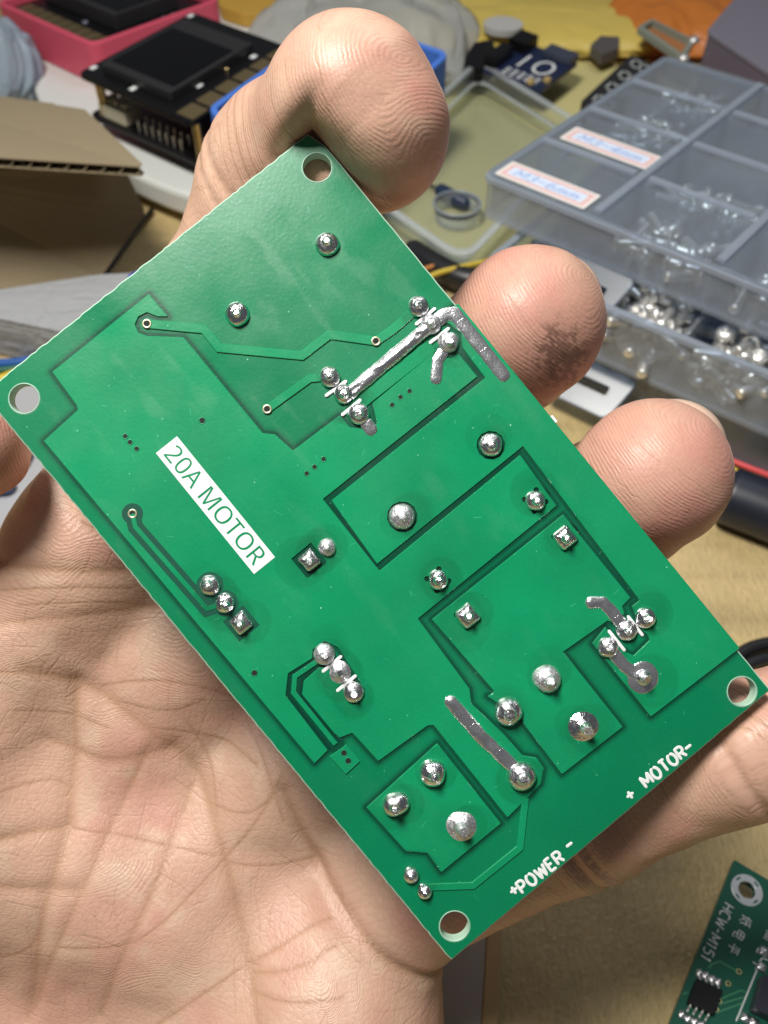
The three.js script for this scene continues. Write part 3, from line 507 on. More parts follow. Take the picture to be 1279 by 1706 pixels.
const softLine = (g, pts, k, h, wid, a) => { for (const [m, al] of [[2.6, 0.16], [1.6, 0.28], [0.9, 0.5], [0.45, 0.7]]) { g.strokeStyle = `rgba(255,255,255,${al * a})`; g.lineWidth = wid * m * k; g.beginPath(); pts.forEach((p, i) => { const x = p[0] * k, y = h - p[1] * k; if (!i) g.moveTo(x, y); else if (i < pts.length - 1) { const q = pts[i + 1]; g.quadraticCurveTo(x, y, (p[0] + q[0]) / 2 * k, h - (p[1] + q[1]) / 2 * k); } else g.lineTo(x, y); }); g.stroke(); } };
const FINE_LINES = [[[17.27,38.14],[22.04,38.55],[30.33,37.32],[38.63,35.29],[44.96,34.06]], [[24.84,22.96],[32.83,22.96],[37.67,25.44],[45.74,32.83],[50.57,38.14],[54.19,45.03]], [[37.45,12.14],[44.76,17.98],[50.8,21.3],[56.83,25.03],[60.83,27.09]], [[43.46,40.58],[48.99,38.95],[52.98,42.2]], [[50.78,18.4],[56.79,18.81],[62.8,19.64]], [[17.88,59.92],[22.57,59.52],[26.46,58.17]], [[30.71,55.14],[38.13,53.15],[43.66,55.14]], [[35.35,51.3],[43.6,50.34],[50.65,46.32]],
  [[49.12,51.46],[52.22,46.32],[54.54,39.03]], [[41.26,51.95],[44.32,45.51],[45.03,39.03]], [[20.46,68.61],[27.5,69.4],[36.05,68.22],[43.8,65.46]], [[18.18,70.58],[25.99,71.36],[34.53,70.58]], [[50.39,20.06],[56.81,21.8],[61.62,24.28]], [[46.54,33.24],[51.3,31.69],[58.47,33.33]], [[19.3,54.35],[24.78,53.55],[30.23,51.14]], [[17.43,43.9],[22.98,44.71],[25.31,43.09]], [[16.78,20.97],[20.01,21.8],[22.15,24.28]], [[29.56,56.74],[35.08,58.33],[42.91,57.54],[49.15,54.35]]];
const PT = 2048, pk = PT / PALM_SIZE;
const palmLines = lineMask(PT, PT, (g) => { for (const [l, dep, wid] of GROOVES) softLine(g, l, pk, PT, wid * 0.8, Math.min(1, 0.45 + dep * 0.6)); for (const l of FINE_LINES) softLine(g, l, pk, PT, 0.42, 0.75); });
const palmFine = lineMask(PT, PT, (g) => {
  seed(77);
  for (let i = 0; i < 900; i++) { let x = rr(0, PALM_SIZE), y = rr(0, PALM_SIZE), a = (rnd() < 0.5 ? 1.15 : -0.35) + rr(-0.5, 0.5), l = rr(1.5, 6); const p = [[x, y]]; for (let q = 0; q < 4; q++) { a += rr(-0.22, 0.22); x += Math.cos(a) * l / 4; y += Math.sin(a) * l / 4; p.push([x, y]); } softLine(g, p, pk, PT, rr(0.08, 0.2), rr(0.25, 0.75)); }
});
const palmH = new Float32Array(PT * PT);
{
  for (let y = 0; y < PT; y++) for (let x = 0; x < PT; x++) {
    const u = x / pk, v = y / pk, i = (PT - 1 - y) * PT + x, bend = 3 * fbm(u * 0.05, v * 0.05, 5, 3), a = 0.6 + bend * 0.8, ph = (u * Math.cos(a) + v * Math.sin(a)) / 0.52 + 1.2 * noise2(u * 0.5, v * 0.5, 9);
    const amp = 0.35 + 0.65 * sstep(0.3, 0.7, noise2(u * 0.16, v * 0.16, 14));
    palmH[y * PT + x] = 0.5 + 0.14 * amp * (ridge(ph) - 0.5) + 0.09 * (Math.min(1, crackle(u * 1.05 + 0.4 * noise2(u, v, 3), v * 1.05, 3) * 3.2) - 0.6) + 0.10 * (noise2(u * 5, v * 5, 8) - 0.5) - 0.20 * palmFine[i] / 255 - 0.24 * palmLines[i] / 255;
  }
}
const palmMap = dataTex(PT, PT, (x, y, c) => {
  const u = x / pk, v = y / pk, i = (PT - 1 - y) * PT + x, l = palmLines[i] / 255, f = palmFine[i] / 255, b = fbm(u * 0.09, v * 0.09, 51, 3), e = fbm(u * 0.22, v * 0.22, 57, 3), h = palmH[y * PT + x];
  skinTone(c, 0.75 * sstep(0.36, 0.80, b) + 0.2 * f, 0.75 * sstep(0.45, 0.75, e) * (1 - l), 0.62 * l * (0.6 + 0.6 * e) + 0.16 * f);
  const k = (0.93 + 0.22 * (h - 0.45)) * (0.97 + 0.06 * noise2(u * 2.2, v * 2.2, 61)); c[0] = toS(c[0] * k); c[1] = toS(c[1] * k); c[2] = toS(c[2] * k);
}, true);
const palmBump = dataTex(PT, PT, (x, y, c) => { c[0] = c[1] = c[2] = palmH[y * PT + x]; });
function fingerTex(list, W) {                                              // the fingers side by side in one sheet
  const tw = W / list.length, Hh = new Float32Array(W * PT), ku = tw / FTILE, kv = PT / FLEN;
  const fine = lineMask(W, PT, (g) => {
    seed(91 + list.length);
    list.forEach((f, t) => {
      const L = FDATA[f].seg;
      for (let i = 0; i < 260; i++) { const u0 = rr(-26, 26), v0 = rr(14, 100), s = rr(1.5, 7), p = []; for (let q = 0; q <= 4; q++) p.push([(u0 + s * (q / 4 - 0.5) + FTILE / 2 + t * FTILE), v0 + rr(-0.3, 0.3)]); const sy = kv / ku; softLine(g, p.map((q) => [q[0], q[1] * sy]), ku, PT, rr(0.08, 0.2), rr(0.2, 0.7)); }
      for (let i = 1; i < L.length; i++) { const v0 = FDATA[f].len - L[i].s + 14; for (const [o, w, a] of [[0, 0.5, 0.9], [1.4, 0.3, 0.6], [-1.6, 0.3, 0.55], [3, 0.22, 0.4], [-3.1, 0.22, 0.4]]) { const p = []; for (let q = -4; q <= 4; q++) p.push([(q * 3.4 + FTILE / 2 + t * FTILE), v0 + o + 0.03 * q * q + rr(-0.15, 0.15)]); const sy = kv / ku; softLine(g, p.map((z) => [z[0], z[1] * sy]), ku, PT, w, a); } }
    });
  });
  const at = (x, y) => { const t = Math.floor(x / tw), u = (x - t * tw) / ku - FTILE / 2, v = y / kv - 14; return [list[t], u, v]; };
  for (let y = 0; y < PT; y++) for (let x = 0; x < W; x++) {
    const [f, u, v] = at(x, y), tip = 1 - sstep(13, 22, v), ph = (f === 'little' || f === 'thumb' ? v + 0.04 * u * u : padPhase(u, v)) / 0.48 + 1.1 * noise2(u * 0.22 + 4, v * 0.22, 6) + 0.9 * noise2(u * 0.5, v * 0.5, 16) + 0.2 * noise2(u * 2, v * 2, 7), i = (PT - 1 - y) * W + x;
    Hh[y * W + x] = 0.5 + (0.05 + 0.17 * tip * sstep(0.22, 0.5, noise2(u * 0.9, v * 0.9, 44)) * (0.25 + 0.75 * sstep(0.25, 0.6, noise2(u * 0.3, v * 0.3, 4)))) * (ridge(ph) - 0.5) + 0.12 * (Math.min(1, crackle(u * 1.1, v * 1.1, 23) * 3) - 0.6) * (1 - 0.6 * tip) + 0.08 * (noise2(u * 6, v * 6, 8) - 0.5) - 0.28 * fine[i] / 255;
  }
  const map = dataTex(W, PT, (x, y, c) => {
    const [f, u, v] = at(x, y), i = (PT - 1 - y) * W + x, l = fine[i] / 255, b = fbm(u * 0.12 + 9, v * 0.12, 81 + f.length, 3), e = fbm(u * 0.3, v * 0.3, 87, 3), h = Hh[y * W + x], tip = 1 - sstep(3, 17, Math.hypot(u * 0.8, v - 2));
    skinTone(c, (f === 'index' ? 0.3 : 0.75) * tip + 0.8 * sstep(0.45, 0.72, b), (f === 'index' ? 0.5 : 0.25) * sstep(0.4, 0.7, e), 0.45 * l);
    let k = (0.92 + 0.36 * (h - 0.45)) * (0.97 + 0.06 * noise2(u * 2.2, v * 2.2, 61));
    if (f === 'middle' || f === 'ring') {                                  // black dirt sitting on the ridges
      const q = f === 'middle' ? 0.80 * Math.exp(-(((u + DIRT[0]) / 3.9) ** 2 + ((v - DIRT[1]) / 3.8) ** 2)) + 0.25 * Math.exp(-(((u + DIRT[0] * 0.6) / 4.5) ** 2 + ((v - DIRT[1] + 2) / 4) ** 2)) : 0.22 * Math.exp(-(((u - 5) / 3) ** 2 + ((v - 7) / 4) ** 2));
      const sp = 0.52 * sstep(0.52, 0.72, noise2(u * 2.2, v * 2.2, 29) * 0.28 + 1.05 * (h - 0.12) * 0.75 + q * 0.30) * sstep(0.06, 0.6, q) + 0.30 * q * (0.6 + 0.6 * noise2(u * 0.9, v * 0.9, 19));
      for (let i = 0; i < 3; i++) c[i] = mixn(c[i], [0.10, 0.05, 0.035][i], clamp(sp));
    }
    c[0] = toS(c[0] * k); c[1] = toS(c[1] * k); c[2] = toS(c[2] * k);
  }, true);
  const bump = dataTex(W, PT, (x, y, c) => { c[0] = c[1] = c[2] = Hh[y * W + x]; });
  return [map, bump];
}
const DIRT = [-6, 2];
const skinMat = (map, bump, s) => std([1, 1, 1], 0.43, { map, bumpMap: bump, bumpScale: s, specularIntensity: 0.75, sheen: 0.3, sheenRoughness: 0.5, sheenColor: new THREE.Color(1, 0.75, 0.65) });
const LISTS = [['index'], ['middle', 'ring', 'little', 'thumb']];
const [iMap, iBump] = fingerTex(LISTS[0], 1024), [fMap, fBump] = fingerTex(LISTS[1], 2048);
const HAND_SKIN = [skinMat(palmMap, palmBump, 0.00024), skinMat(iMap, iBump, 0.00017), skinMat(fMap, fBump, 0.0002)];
{
  const { pos, idx } = surface([-88, -6, -150], [88, 152, 20], 0.72), n = pos.length / 3;
  const nor = new Float32Array(n * 3), reg = new Int8Array(n), e = 0.3;
  const uvs = [new Float32Array(n * 2), new Float32Array(n * 2), new Float32Array(n * 2)];
  for (let i = 0; i < n; i++) {
    let x = pos[3 * i], y = pos[3 * i + 1], z = pos[3 * i + 2], gx, gy, gz;
    for (let s = 0; s < 2; s++) {
      const d = handDist(x, y, z); gx = handDist(x + e, y, z) - handDist(x - e, y, z); gy = handDist(x, y + e, z) - handDist(x, y - e, z); gz = handDist(x, y, z + e) - handDist(x, y, z - e);
      const l = Math.hypot(gx, gy, gz) || 1; gx /= l; gy /= l; gz /= l;
      if (s === 0) { const k = clamp(d / Math.max(0.5, l / (2 * e)), -0.5, 0.5); x -= gx * k; y -= gy * k; z -= gz * k; }
    }
    pos[3 * i] = x; pos[3 * i + 1] = y; pos[3 * i + 2] = z; nor.set([gx, gy, gz], 3 * i);
    let best = group('palm', x, y, z, 9) - 0.4, r = 0;
    FINGERS.forEach((f, k) => { const d = group(f, x, y, z, 4); if (d < best) { best = d; r = k + 1; } });
    reg[i] = r;
  }
  const P = new THREE.Vector3(), out = { pos: [], nor: [], uv: [] }, faces = [[], [], []], map = new Map();
  const vert = (i, r) => {
    const key = i * 8 + r; let q = map.get(key); if (q !== undefined) return q;
    q = out.pos.length / 3; map.set(key, q); P.set(pos[3 * i], pos[3 * i + 1], pos[3 * i + 2]);
    out.pos.push(P.x * MM, P.y * MM, P.z * MM); out.nor.push(nor[3 * i], nor[3 * i + 1], nor[3 * i + 2]);
    if (r === 0) { const w = P.clone().sub(handPlane.o); out.uv.push(w.dot(handPlane.u) / PALM_SIZE, w.dot(handPlane.v) / PALM_SIZE); }
    else { const f = FINGERS[r - 1], [u, v] = fingerUV(f, P), L = LISTS[r === 1 ? 0 : 1], t = L.indexOf(f); out.uv.push((t + clamp(0.5 + u / FTILE, 0.002, 0.998)) / L.length, clamp((v + 14) / FLEN, 0.002, 0.998)); }
    return q;
  };
  for (let i = 0; i < idx.length; i += 3) { const a = idx[i], b = idx[i + 1], c = idx[i + 2], r = reg[a] === reg[b] || reg[a] === reg[c] ? reg[a] : reg[b]; faces[r === 0 ? 0 : r === 1 ? 1 : 2].push(vert(a, r), vert(b, r), vert(c, r)); }
  const g = new THREE.BufferGeometry();
  g.setAttribute('position', new THREE.Float32BufferAttribute(out.pos, 3)); g.setAttribute('normal', new THREE.Float32BufferAttribute(out.nor, 3)); g.setAttribute('uv', new THREE.Float32BufferAttribute(out.uv, 2));
  g.setIndex([].concat(...faces.map((f) => f)).length ? Array.from(new Uint32Array([...faces[0], ...faces[1], ...faces[2]])) : []);
  let s = 0; faces.forEach((f, i) => { g.addGroup(s, f.length, i); s += f.length; });
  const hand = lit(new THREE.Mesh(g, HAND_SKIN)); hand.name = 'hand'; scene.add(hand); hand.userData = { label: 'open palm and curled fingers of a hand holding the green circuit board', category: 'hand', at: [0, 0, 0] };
  // the nails of the two curled fingers, seen edge-on at the far side of the tips
  M.nail = std([0.66, 0.47, 0.36], 0.3, { clearcoat: 0.4 });
  for (const f of ['middle', 'ring']) {
    const q = FDATA[f].seg[2], tip = q.a.clone().addScaledVector(q.d, q.l + 0.9).addScaledVector(q.n, -4.1), m = new THREE.Matrix4().makeBasis(q.t, q.d, q.n);
    const ng = new THREE.SphereGeometry(1, 32, 20).scale(6.4, 7.0, 4.4).applyMatrix4(m.setPosition(tip));
    part(hand, 'fingernail', ng, M.nail);
  }
}

// ------------------------------------------------------------------ the small board lying at the lower right
{
  const K = [64.32008,6.6,-49.59702], o = thing('relay_board', 'small dark green circuit board lying on the table, printed HCW-M151', 'circuit board', K);
  const dr = V3([0.82796,0,0.56079]), dl = V3([-0.56079,0,0.82796]); o.quaternion.setFromRotationMatrix(new THREE.Matrix4().makeBasis(dr, V3([0, 1, 0]), dl));
  const L = (name, geo, mat, par = o) => part(par, name, geo, mat, true);
  const flat = (g) => { g.rotateX(Math.PI / 2).scale(1, -1, 1); const i = g.index.array; for (let k = 0; k < i.length; k += 3) { const t = i[k + 1]; i[k + 1] = i[k + 2]; i[k + 2] = t; } return g; };            // outlines drawn with z as their second axis
  const up = (pts, y0, y1, r = 0, holes = []) => prism(pts, y0, y1, r, 0.05, holes);
  const g1 = std([0.008, 0.105, 0.066], 0.34, { clearcoat: 0.4, clearcoatRoughness: 0.25 }), g2 = std([0.05, 0.24, 0.12], 0.4);
  const hc = [[3.67,3.94]][0], ring = (r, n = 30) => Array.from({ length: n }, (_, i) => [hc[0] + r * Math.cos(i / n * 6.2832), hc[1] + r * Math.sin(i / n * 6.2832)]);
  L('substrate', up([[0, 0], [24, 0], [24, 50], [0, 50]], -1.5, 0, 0.3, [{ pts: ring(1.5), r: 0.2 }]), g1);
  L('hole_ring', up(ring(2.75), 0.004, 0.09, 0.2, [{ pts: ring(1.55), r: 0.2 }]), std([0.72, 0.76, 0.80], 0.35, { metalness: 0.5 }));
  for (let i = 0; i < 4; i++) { const a = 0.5 + i * 1.57, p = [hc[0] + 2.2 * Math.cos(a), hc[1] + 2.2 * Math.sin(a)]; L('ring_slot', new THREE.CapsuleGeometry(0.17, 0.7, 4, 10).rotateX(Math.PI / 2).rotateY(-a).scale(1, 0.3, 1).translate(p[0], 0.09, p[1]), g1); }
  const line = (pts, w, z, mat, name) => L(name, flat(bead(pts, w, 0.04, z, 3, 0)), mat);
  const write = (text, from, to, h, name, label) => { const ux = to[0] - from[0], uz = to[1] - from[1], n0 = Math.hypot(ux, uz), e = [ux / n0, uz / n0], n = [e[1], -e[0]], t = strokeText(text, h, 0.8, 0.3), k = n0 / t.width; L(name, mergeGeometries(t.lines.map((l) => flat(bead(l.map(([x, y]) => [from[0] + e[0] * x * k + n[0] * y, from[1] + e[1] * x * k + n[1] * y]), 0.2, 0.02, 0.008, 2, 0)))), M.silk).userData.label = label; };
  write('HCW-M151', [[1.06,8.14]][0], [[0.58,19.06]][0], 1.75, 'printed_code', 'white printed code HCW-M151');
  // three printed characters one below the other
  const glyphs = [[[[0.3, 1], [0.05, 0.55]], [[0.2, 0.75], [0.2, 0]], [[0.42, 0.9], [0.42, 0.15], [0.6, 0.28]], [[0.42, 0.9], [0.9, 1]], [[0.42, 0.58], [0.95, 0.62]], [[0.7, 0.92], [0.78, 0.4], [0.98, 0.12]], [[0.65, 0.12], [0.78, 0]]],
    [[[0.15, 0.85], [0.15, 0.3], [0.85, 0.3], [0.85, 0.85], [0.15, 0.85]], [[0.15, 0.58], [0.85, 0.58]], [[0.5, 1], [0.5, 0.1], [0.6, 0], [0.95, 0], [0.98, 0.18]]],
    [[[0.12, 0.95], [0.88, 0.95]], [[0.3, 0.8], [0.2, 0.6]], [[0.7, 0.8], [0.8, 0.6]], [[0.02, 0.45], [0.98, 0.45]], [[0.5, 0.95], [0.5, 0]]]];
  const gp = [[5.29,8.15],[4.8,17.87]], gx = gp[1][0] - gp[0][0], gz = gp[1][1] - gp[0][1], gl = Math.hypot(gx, gz), ge = [gx / gl, gz / gl], gn = [ge[1], -ge[0]];
  for (const col of [0, 4.3]) glyphs.forEach((gly, i) => { const all = col && i === 0 ? [[[0.5, 1], [0.5, 0.85]], [[0.1, 0.85], [0.9, 0.85]], [[0.3, 0.75], [0.3, 0.6], [0.7, 0.6], [0.7, 0.75], [0.3, 0.75]], [[0.15, 0], [0.15, 0.5], [0.85, 0.5], [0.85, 0]], [[0.35, 0.35], [0.65, 0.35], [0.65, 0.15], [0.35, 0.15], [0.35, 0.35]]] : gly; L('printed_character', mergeGeometries(all.map((l) => flat(bead(l.map(([x, y]) => [gp[0][0] + ge[0] * (x * 1.9 + i * 2.75) + gn[0] * (y * 1.9 - 1 + col), gp[0][1] + ge[1] * (x * 1.9 + i * 2.75) + gn[1] * (y * 1.9 - 1 + col)]), 0.17, 0.02, 0.008, 2, 0)))), M.silk); });
  line([[2.43,20.03],[2.62,19.13],[3.65,17.88],[6.4,17.67],[6.8,17.62]], 0.32, 0.005, g2, 'trace');
  for (const l of [[[5.47,23.57],[8.14,20.06],[8.93,19.96]], [[5.71,24.25],[8.88,20.74]], [[5.72,25.7],[9,21.71]], [[0.14,26.23],[0.92,25.28]], [[5.37,23.86],[5.36,25.54]]]) line(l, 0.26, 0.007, g2, 'trace');
  for (const [x, z] of [[6.88,17.56],[5.98,20.35],[5.62,23.69],[5.63,25.15]]) { const v = L('via', new THREE.TorusGeometry(0.36, 0.13, 8, 20).rotateX(Math.PI / 2).scale(1, 0.5, 1).translate(x, 0.05, z), std([0.42, 0.46, 0.22], 0.35, { metalness: 0.5 })); L('via_hole', new THREE.CylinderGeometry(0.26, 0.26, 0.05, 16).translate(x, 0.06, z), M.hole, v); }
  for (const p of [...[[1.39,21.5],[2.44,21.23],[3.56,21.12],[4.55,20.99]], ...[[1.2,28.97],[2.32,28.94],[3.37,28.74],[4.42,28.54]]]) { const a = L('solder_pad', flat(joint(p[0], p[1], 0.62, 0.45, 9 + p[0] * 3 | 0, { sh: 0.1, long: 0.5, dir: 1.6 })), M.solder); }
  const chip = [[1.11,23],[5.24,22.35],[5.25,26.65],[1.15,27.24]]; const c = L('chip', up(chip, 0.15, 1.7, 0.2), M.dull);
  for (const [a, b] of [[0, 1], [3, 2]]) for (let i = 0; i < 4; i++) { const p = lerp2(chip[a], chip[b], 0.14 + i * 0.24), q = lerp2(chip[(a + 3) % 4 === 3 ? 3 : 0], chip[b === 1 ? 2 : 1], 0.14 + i * 0.24), d = [p[0] - q[0], p[1] - q[1]], l = Math.hypot(...d); L('lead', tube([[p[0], 0.95, p[1]], [p[0] + d[0] / l * 0.35, 0.9, p[1] + d[1] / l * 0.35], [p[0] + d[0] / l * 0.6, 0.25, p[1] + d[1] / l * 0.6], [p[0] + d[0] / l * 1.1, 0.22, p[1] + d[1] / l * 1.1]], 0.2, 12, 6), M.steel, c); }
  const big = [[9.81,16.78],[10.09,22.54],[14.87,21.97],[14.93,15.68]]; const bc = L('large_chip', up(big, 0.2, 3.2, 0.3), std([0.03, 0.03, 0.045], 0.35));
  for (const p of [[9.37,12.21],[9.79,14.82],[10.07,23.69],[11.41,23.5]]) L('solder_pad', flat(joint(p[0], p[1], 0.8, 0.5, 5 + p[0] | 0, { sh: 0.1, square: true })), M.solder, o);
  line([[9.41,13.3],[8.91,24.99]], 0.22, 0.008, M.silk, 'printed_outline'); line([[9.41,13.3],[12.38,12.62]], 0.22, 0.008, M.silk, 'printed_outline');
  for (const [x, z] of [[4, 30], [18, 44], [20, 6]]) L('leg', new THREE.CylinderGeometry(1, 1, 5.1, 12).translate(x, -4.05, z), M.dull);
}

// ------------------------------------------------------------------ clear compartment boxes, stacked, with their screws
const BOX_TURN = -37.5 * Math.PI / 180, BOX_U = [Math.cos(37.5 * Math.PI / 180), Math.sin(37.5 * Math.PI / 180)], BOX_V = [BOX_U[1], -BOX_U[0]];
function rbox(w, h, d, x, y, z, b = 0.5) { const s = roundPoly([[0, 0], [w, 0], [w, d], [0, d]], 2.2), g = new THREE.ExtrudeGeometry(s, { depth: h - 2 * b, bevelEnabled: true, bevelThickness: b, bevelSize: b, bevelOffset: -b, bevelSegments: 2, curveSegments: 6 }); g.rotateX(-Math.PI / 2); g.translate(x, y + b, z); return g; }
const slab = (w, h, d, x, y, z) => new THREE.BoxGeometry(w, h, d).translate(x + w / 2, y + h / 2, z - d / 2);
function organizer(name, label, at, W, D, H, cols, rows, lid, turn = BOX_TURN) {
  const o = thing(name, label, 'storage box', at); o.rotation.y = turn;
  const P = (n, g, m = M.clearSide, par = o) => part(par, n, g, m, true), t = 1.3;
  const floor = roundPoly([[0, 0], [W, 0], [W, D], [0, D]], 3); const wall = roundPoly([[0, 0], [W, 0], [W, D], [0, D]], 3); wall.holes.push(roundPoly([[t, t], [W - t, t], [W - t, D - t], [t, D - t]], 2));
  const ex = (s, h, y) => new THREE.ExtrudeGeometry(s, { depth: h, bevelEnabled: true, bevelThickness: 0.25, bevelSize: 0.25, bevelOffset: -0.25, bevelSegments: 2, curveSegments: 6 }).rotateX(-Math.PI / 2).translate(0, y, 0);
  P('base', ex(floor, 0.7, 0.25)); P('wall', ex(wall, H - 1.5, 1.25));
  const rim = roundPoly([[-0.7, -0.7], [W + 0.7, -0.7], [W + 0.7, D + 0.7], [-0.7, D + 0.7]], 3.4); rim.holes.push(roundPoly([[t + 0.2, t + 0.2], [W - t - 0.2, t + 0.2], [W - t - 0.2, D - t - 0.2], [t + 0.2, D - t - 0.2]], 2));
  P('rim', ex(rim, 1.0, H - 1.2), M.clearRib);
  for (let i = 1; i < cols; i++) P('divider', slab(1.1, H - 3, D - 2.8, W / cols * i - 0.55, 1.3, -1.4), M.clearSide);
  for (let j = 1; j < rows; j++) P('divider', slab(W - 3, H - 3, 1.1, 1.5, 1.4, -(D / rows * j - 0.55)), M.clearSide);
  if (lid) {
    P('lid', ex(roundPoly([[0.1, 0.1], [W - 0.1, 0.1], [W - 0.1, D - 0.1], [0.1, D - 0.1]], 3), 0.5, H + 0.2), M.clear);
    for (let i = 1; i < cols; i++) P('lid_rib', slab(2.2, 0.7, D - 4, W / cols * i - 1.1, H + 0.9, -2), M.clearRib);
    for (let j = 1; j < rows; j++) for (let i = 0; i < cols; i++) P('lid_rib', slab(W / cols - 4, 0.7, 2.0, W / cols * i + 2, H + 0.92, -(D / rows * j - 1)), M.clearRib);
  }
  return o;
}
function latch(o, x, y, z, w, tilt) {
  const s = roundPoly([[0, 0], [w, 0], [w - 2.5, -13], [2.5, -13]], 2.2); s.holes.push(roundPoly([[w * 0.22, -4.6], [w * 0.76, -4.6], [w * 0.76, -7.4], [w * 0.22, -7.4]], 0.8));
  const g = new THREE.ExtrudeGeometry(s, { depth: 1.0, bevelEnabled: true, bevelThickness: 0.3, bevelSize: 0.3, bevelSegments: 2 }); g.rotateX(tilt); g.translate(x, y, z); part(o, 'latch', g, M.latch, true);
}
const topBox = organizer('screw_box', 'uppermost clear plastic compartment box with closed lid and two handwritten stickers', [27.5, 37.2, -217], 204, 102, 12.4, 6, 4, true, -40.5 * Math.PI / 180);
const midBox = organizer('screw_box', 'middle clear compartment box of the stack, its front compartments full of loose screws', [28.5, 18.2, -198.5], 168, 112, 17.6, 6, 3, false);
const lowBox = organizer('screw_box', 'lowest clear compartment box of the stack, standing on the table with its latch hanging', [27, 0, -206.5], 188, 112, 16.6, 5, 3, false);
latch(topBox, 28, 0.4, 0.4, 22, -0.95); latch(lowBox, 30, 13.5, 0.8, 24, -1.0);
const boxPoint = (o, x, y, z) => { const a = o.userData.at, t = -o.rotation.y, c = Math.cos(t), s = Math.sin(t); return [a[0] + c * x - s * z, a[1] + y, a[2] + s * x + c * z]; };
// stickers on the lid
function sticker(text, x, z, w, d, label) {
  const p = boxPoint(topBox, x, 13.35, z), o = thing('sticker', label, 'sticker', p); o.rotation.y = topBox.rotation.y;
  const t = canvasTex(768, 256, (g, W, H) => {
    g.fillStyle = '#e9e6e2'; g.fillRect(0, 0, W, H); g.strokeStyle = '#cf6f72'; g.lineWidth = 7; g.strokeRect(28, 28, W - 56, H - 56); g.lineWidth = 11; g.strokeRect(50, 50, W - 100, H - 100); g.fillStyle = '#cfdcf2'; g.fillRect(66, 66, W - 132, H - 132);
    const s = strokeText(text, 96, 0.72, 16), k = (W - 230) / s.width; g.strokeStyle = '#4a76c4'; g.lineWidth = 8; g.lineCap = g.lineJoin = 'round';
    for (const l of s.lines) { g.beginPath(); l.forEach((q, i) => { const px = 115 + q[0] * k + q[1] * 0.22, py = 178 - q[1]; i ? g.lineTo(px, py) : g.moveTo(px, py); }); g.stroke(); }
  });
  const g = new THREE.ExtrudeGeometry(roundPoly([[0, 0], [w, 0], [w, d], [0, d]], 0.4), { depth: 0.08, bevelEnabled: false }); g.rotateX(-Math.PI / 2);
  const uv = g.attributes.uv, q = g.attributes.position; for (let i = 0; i < q.count; i++) uv.setXY(i, q.getX(i) / w, -q.getZ(i) / d);
  const m = std([1, 1, 1], 0.6, { map: t }); part(o, 'paper', g, m, true);
}
sticker('M3-6mm', 2.6, -0.9, 28, 8.6, 'red-bordered white sticker lettered M3-6mm, nearest the front corner of the lid');
sticker('M3-4mm', 5, -29.4, 28, 9, 'red-bordered white sticker lettered M3-4mm, farther back on the lid');
// screws: a pan head with a cross slot on a threaded shank
const headGeo = () => new THREE.LatheGeometry([[0, 0], [1.4, 0], [2.3, -0.05], [2.5, -0.35], [2.35, -1.0], [1.85, -1.5], [1.1, -1.75], [0.75, -1.78], [0.45, -1.0], [0, -0.9]].map((p) => new THREE.Vector2(p[0], -p[1])), 18);
function shankGeo(len) { const pts = [[0, 0]]; for (let y = 0; y < len; y += 0.5) pts.push([1.18, -y], [1.45, -y - 0.25]); pts.push([1.1, -len - 0.2], [0, -len - 0.3]); return new THREE.LatheGeometry(pts.map((p) => new THREE.Vector2(Math.max(0, p[0]), p[1])).reverse(), 14); }
function makeScrew(len, label, group) { const s = thing('screw', label, 'screw', [0, 0, 0], group); part(s, 'head', headGeo(), M.steel, true); part(s, 'shank', shankGeo(len), M.steel, true); return s; }
const SCREWS = {};
function scatter(box, x0, x1, z0, z1, y0, n, layers, len, label, group, sd) {
  seed(sd);
  for (let i = 0; i < n; i++) {
    const key = label; let s = SCREWS[key]; const first = !s;
    if (first) s = SCREWS[key] = makeScrew(len, label, group); else { s = s.clone(); s.name = numbered('screw'); scene.add(s); }
    const m = Math.min(5.5, len * 0.45), p = boxPoint(box, rr(x0 + m, x1 - m), y0 + (i / n) * layers, -rr(z0 + m, z1 - m));
    s.position.set(p[0] * MM, p[1] * MM, p[2] * MM);
    const up = rnd() < 0.3, e = new THREE.Euler(up ? rr(-0.6, 0.6) : Math.PI / 2 + rr(-0.35, 0.35), rr(0, 6.28), up ? rr(-0.6, 0.6) : rr(-3, 3), 'YXZ'); s.rotation.copy(e);
  }
}
const cw = 186 / 5, cd = 118 / 3;
scatter(midBox, 28.5, 55.5, 1.5, 30, 3, 64, 12, 9, 'steel pan-head screw heaped in the middle box, right of the upper latch', 'screws in the middle box right of the latch', 3);
scatter(midBox, 57, 83.5, 1.5, 30, 3, 64, 11, 6, 'steel screw heaped in the middle box at the right edge of the photo', 'screws in the middle box at the right edge', 5);
scatter(midBox, 2, 27, 4, 34, 3, 38, 9, 8, 'steel screw heaped in the middle box, in its corner left of the latch', 'screws in the corner compartment of the middle box', 7);
scatter(topBox, 36, 67, 1, 25, 3, 22, 3, 8, 'loose screw under the top lid, in front row beside the stickers', 'screws in the top box right of the stickers', 9);
scatter(topBox, 70, 101, 1, 25, 3, 20, 3, 8, 'loose screw under the top lid, in front row at the right edge', 'screws in the top box near the right edge', 11);
scatter(topBox, 36, 67, 27, 51, 3, 16, 2.5, 10, 'loose screw under the top lid, in the second row of compartments', 'screws in the second row of the top box', 13);
scatter(topBox, 6, 33, 53, 77, 3, 18, 3, 7, 'loose screw under the top lid, left compartment of the third row', 'screws in the third row of the top box', 15);
scatter(topBox, 6, 33, 79, 102, 3, 16, 3, 7, 'loose screw under the top lid, left compartment of the rearmost row', 'screws in the rearmost row of the top box', 17);
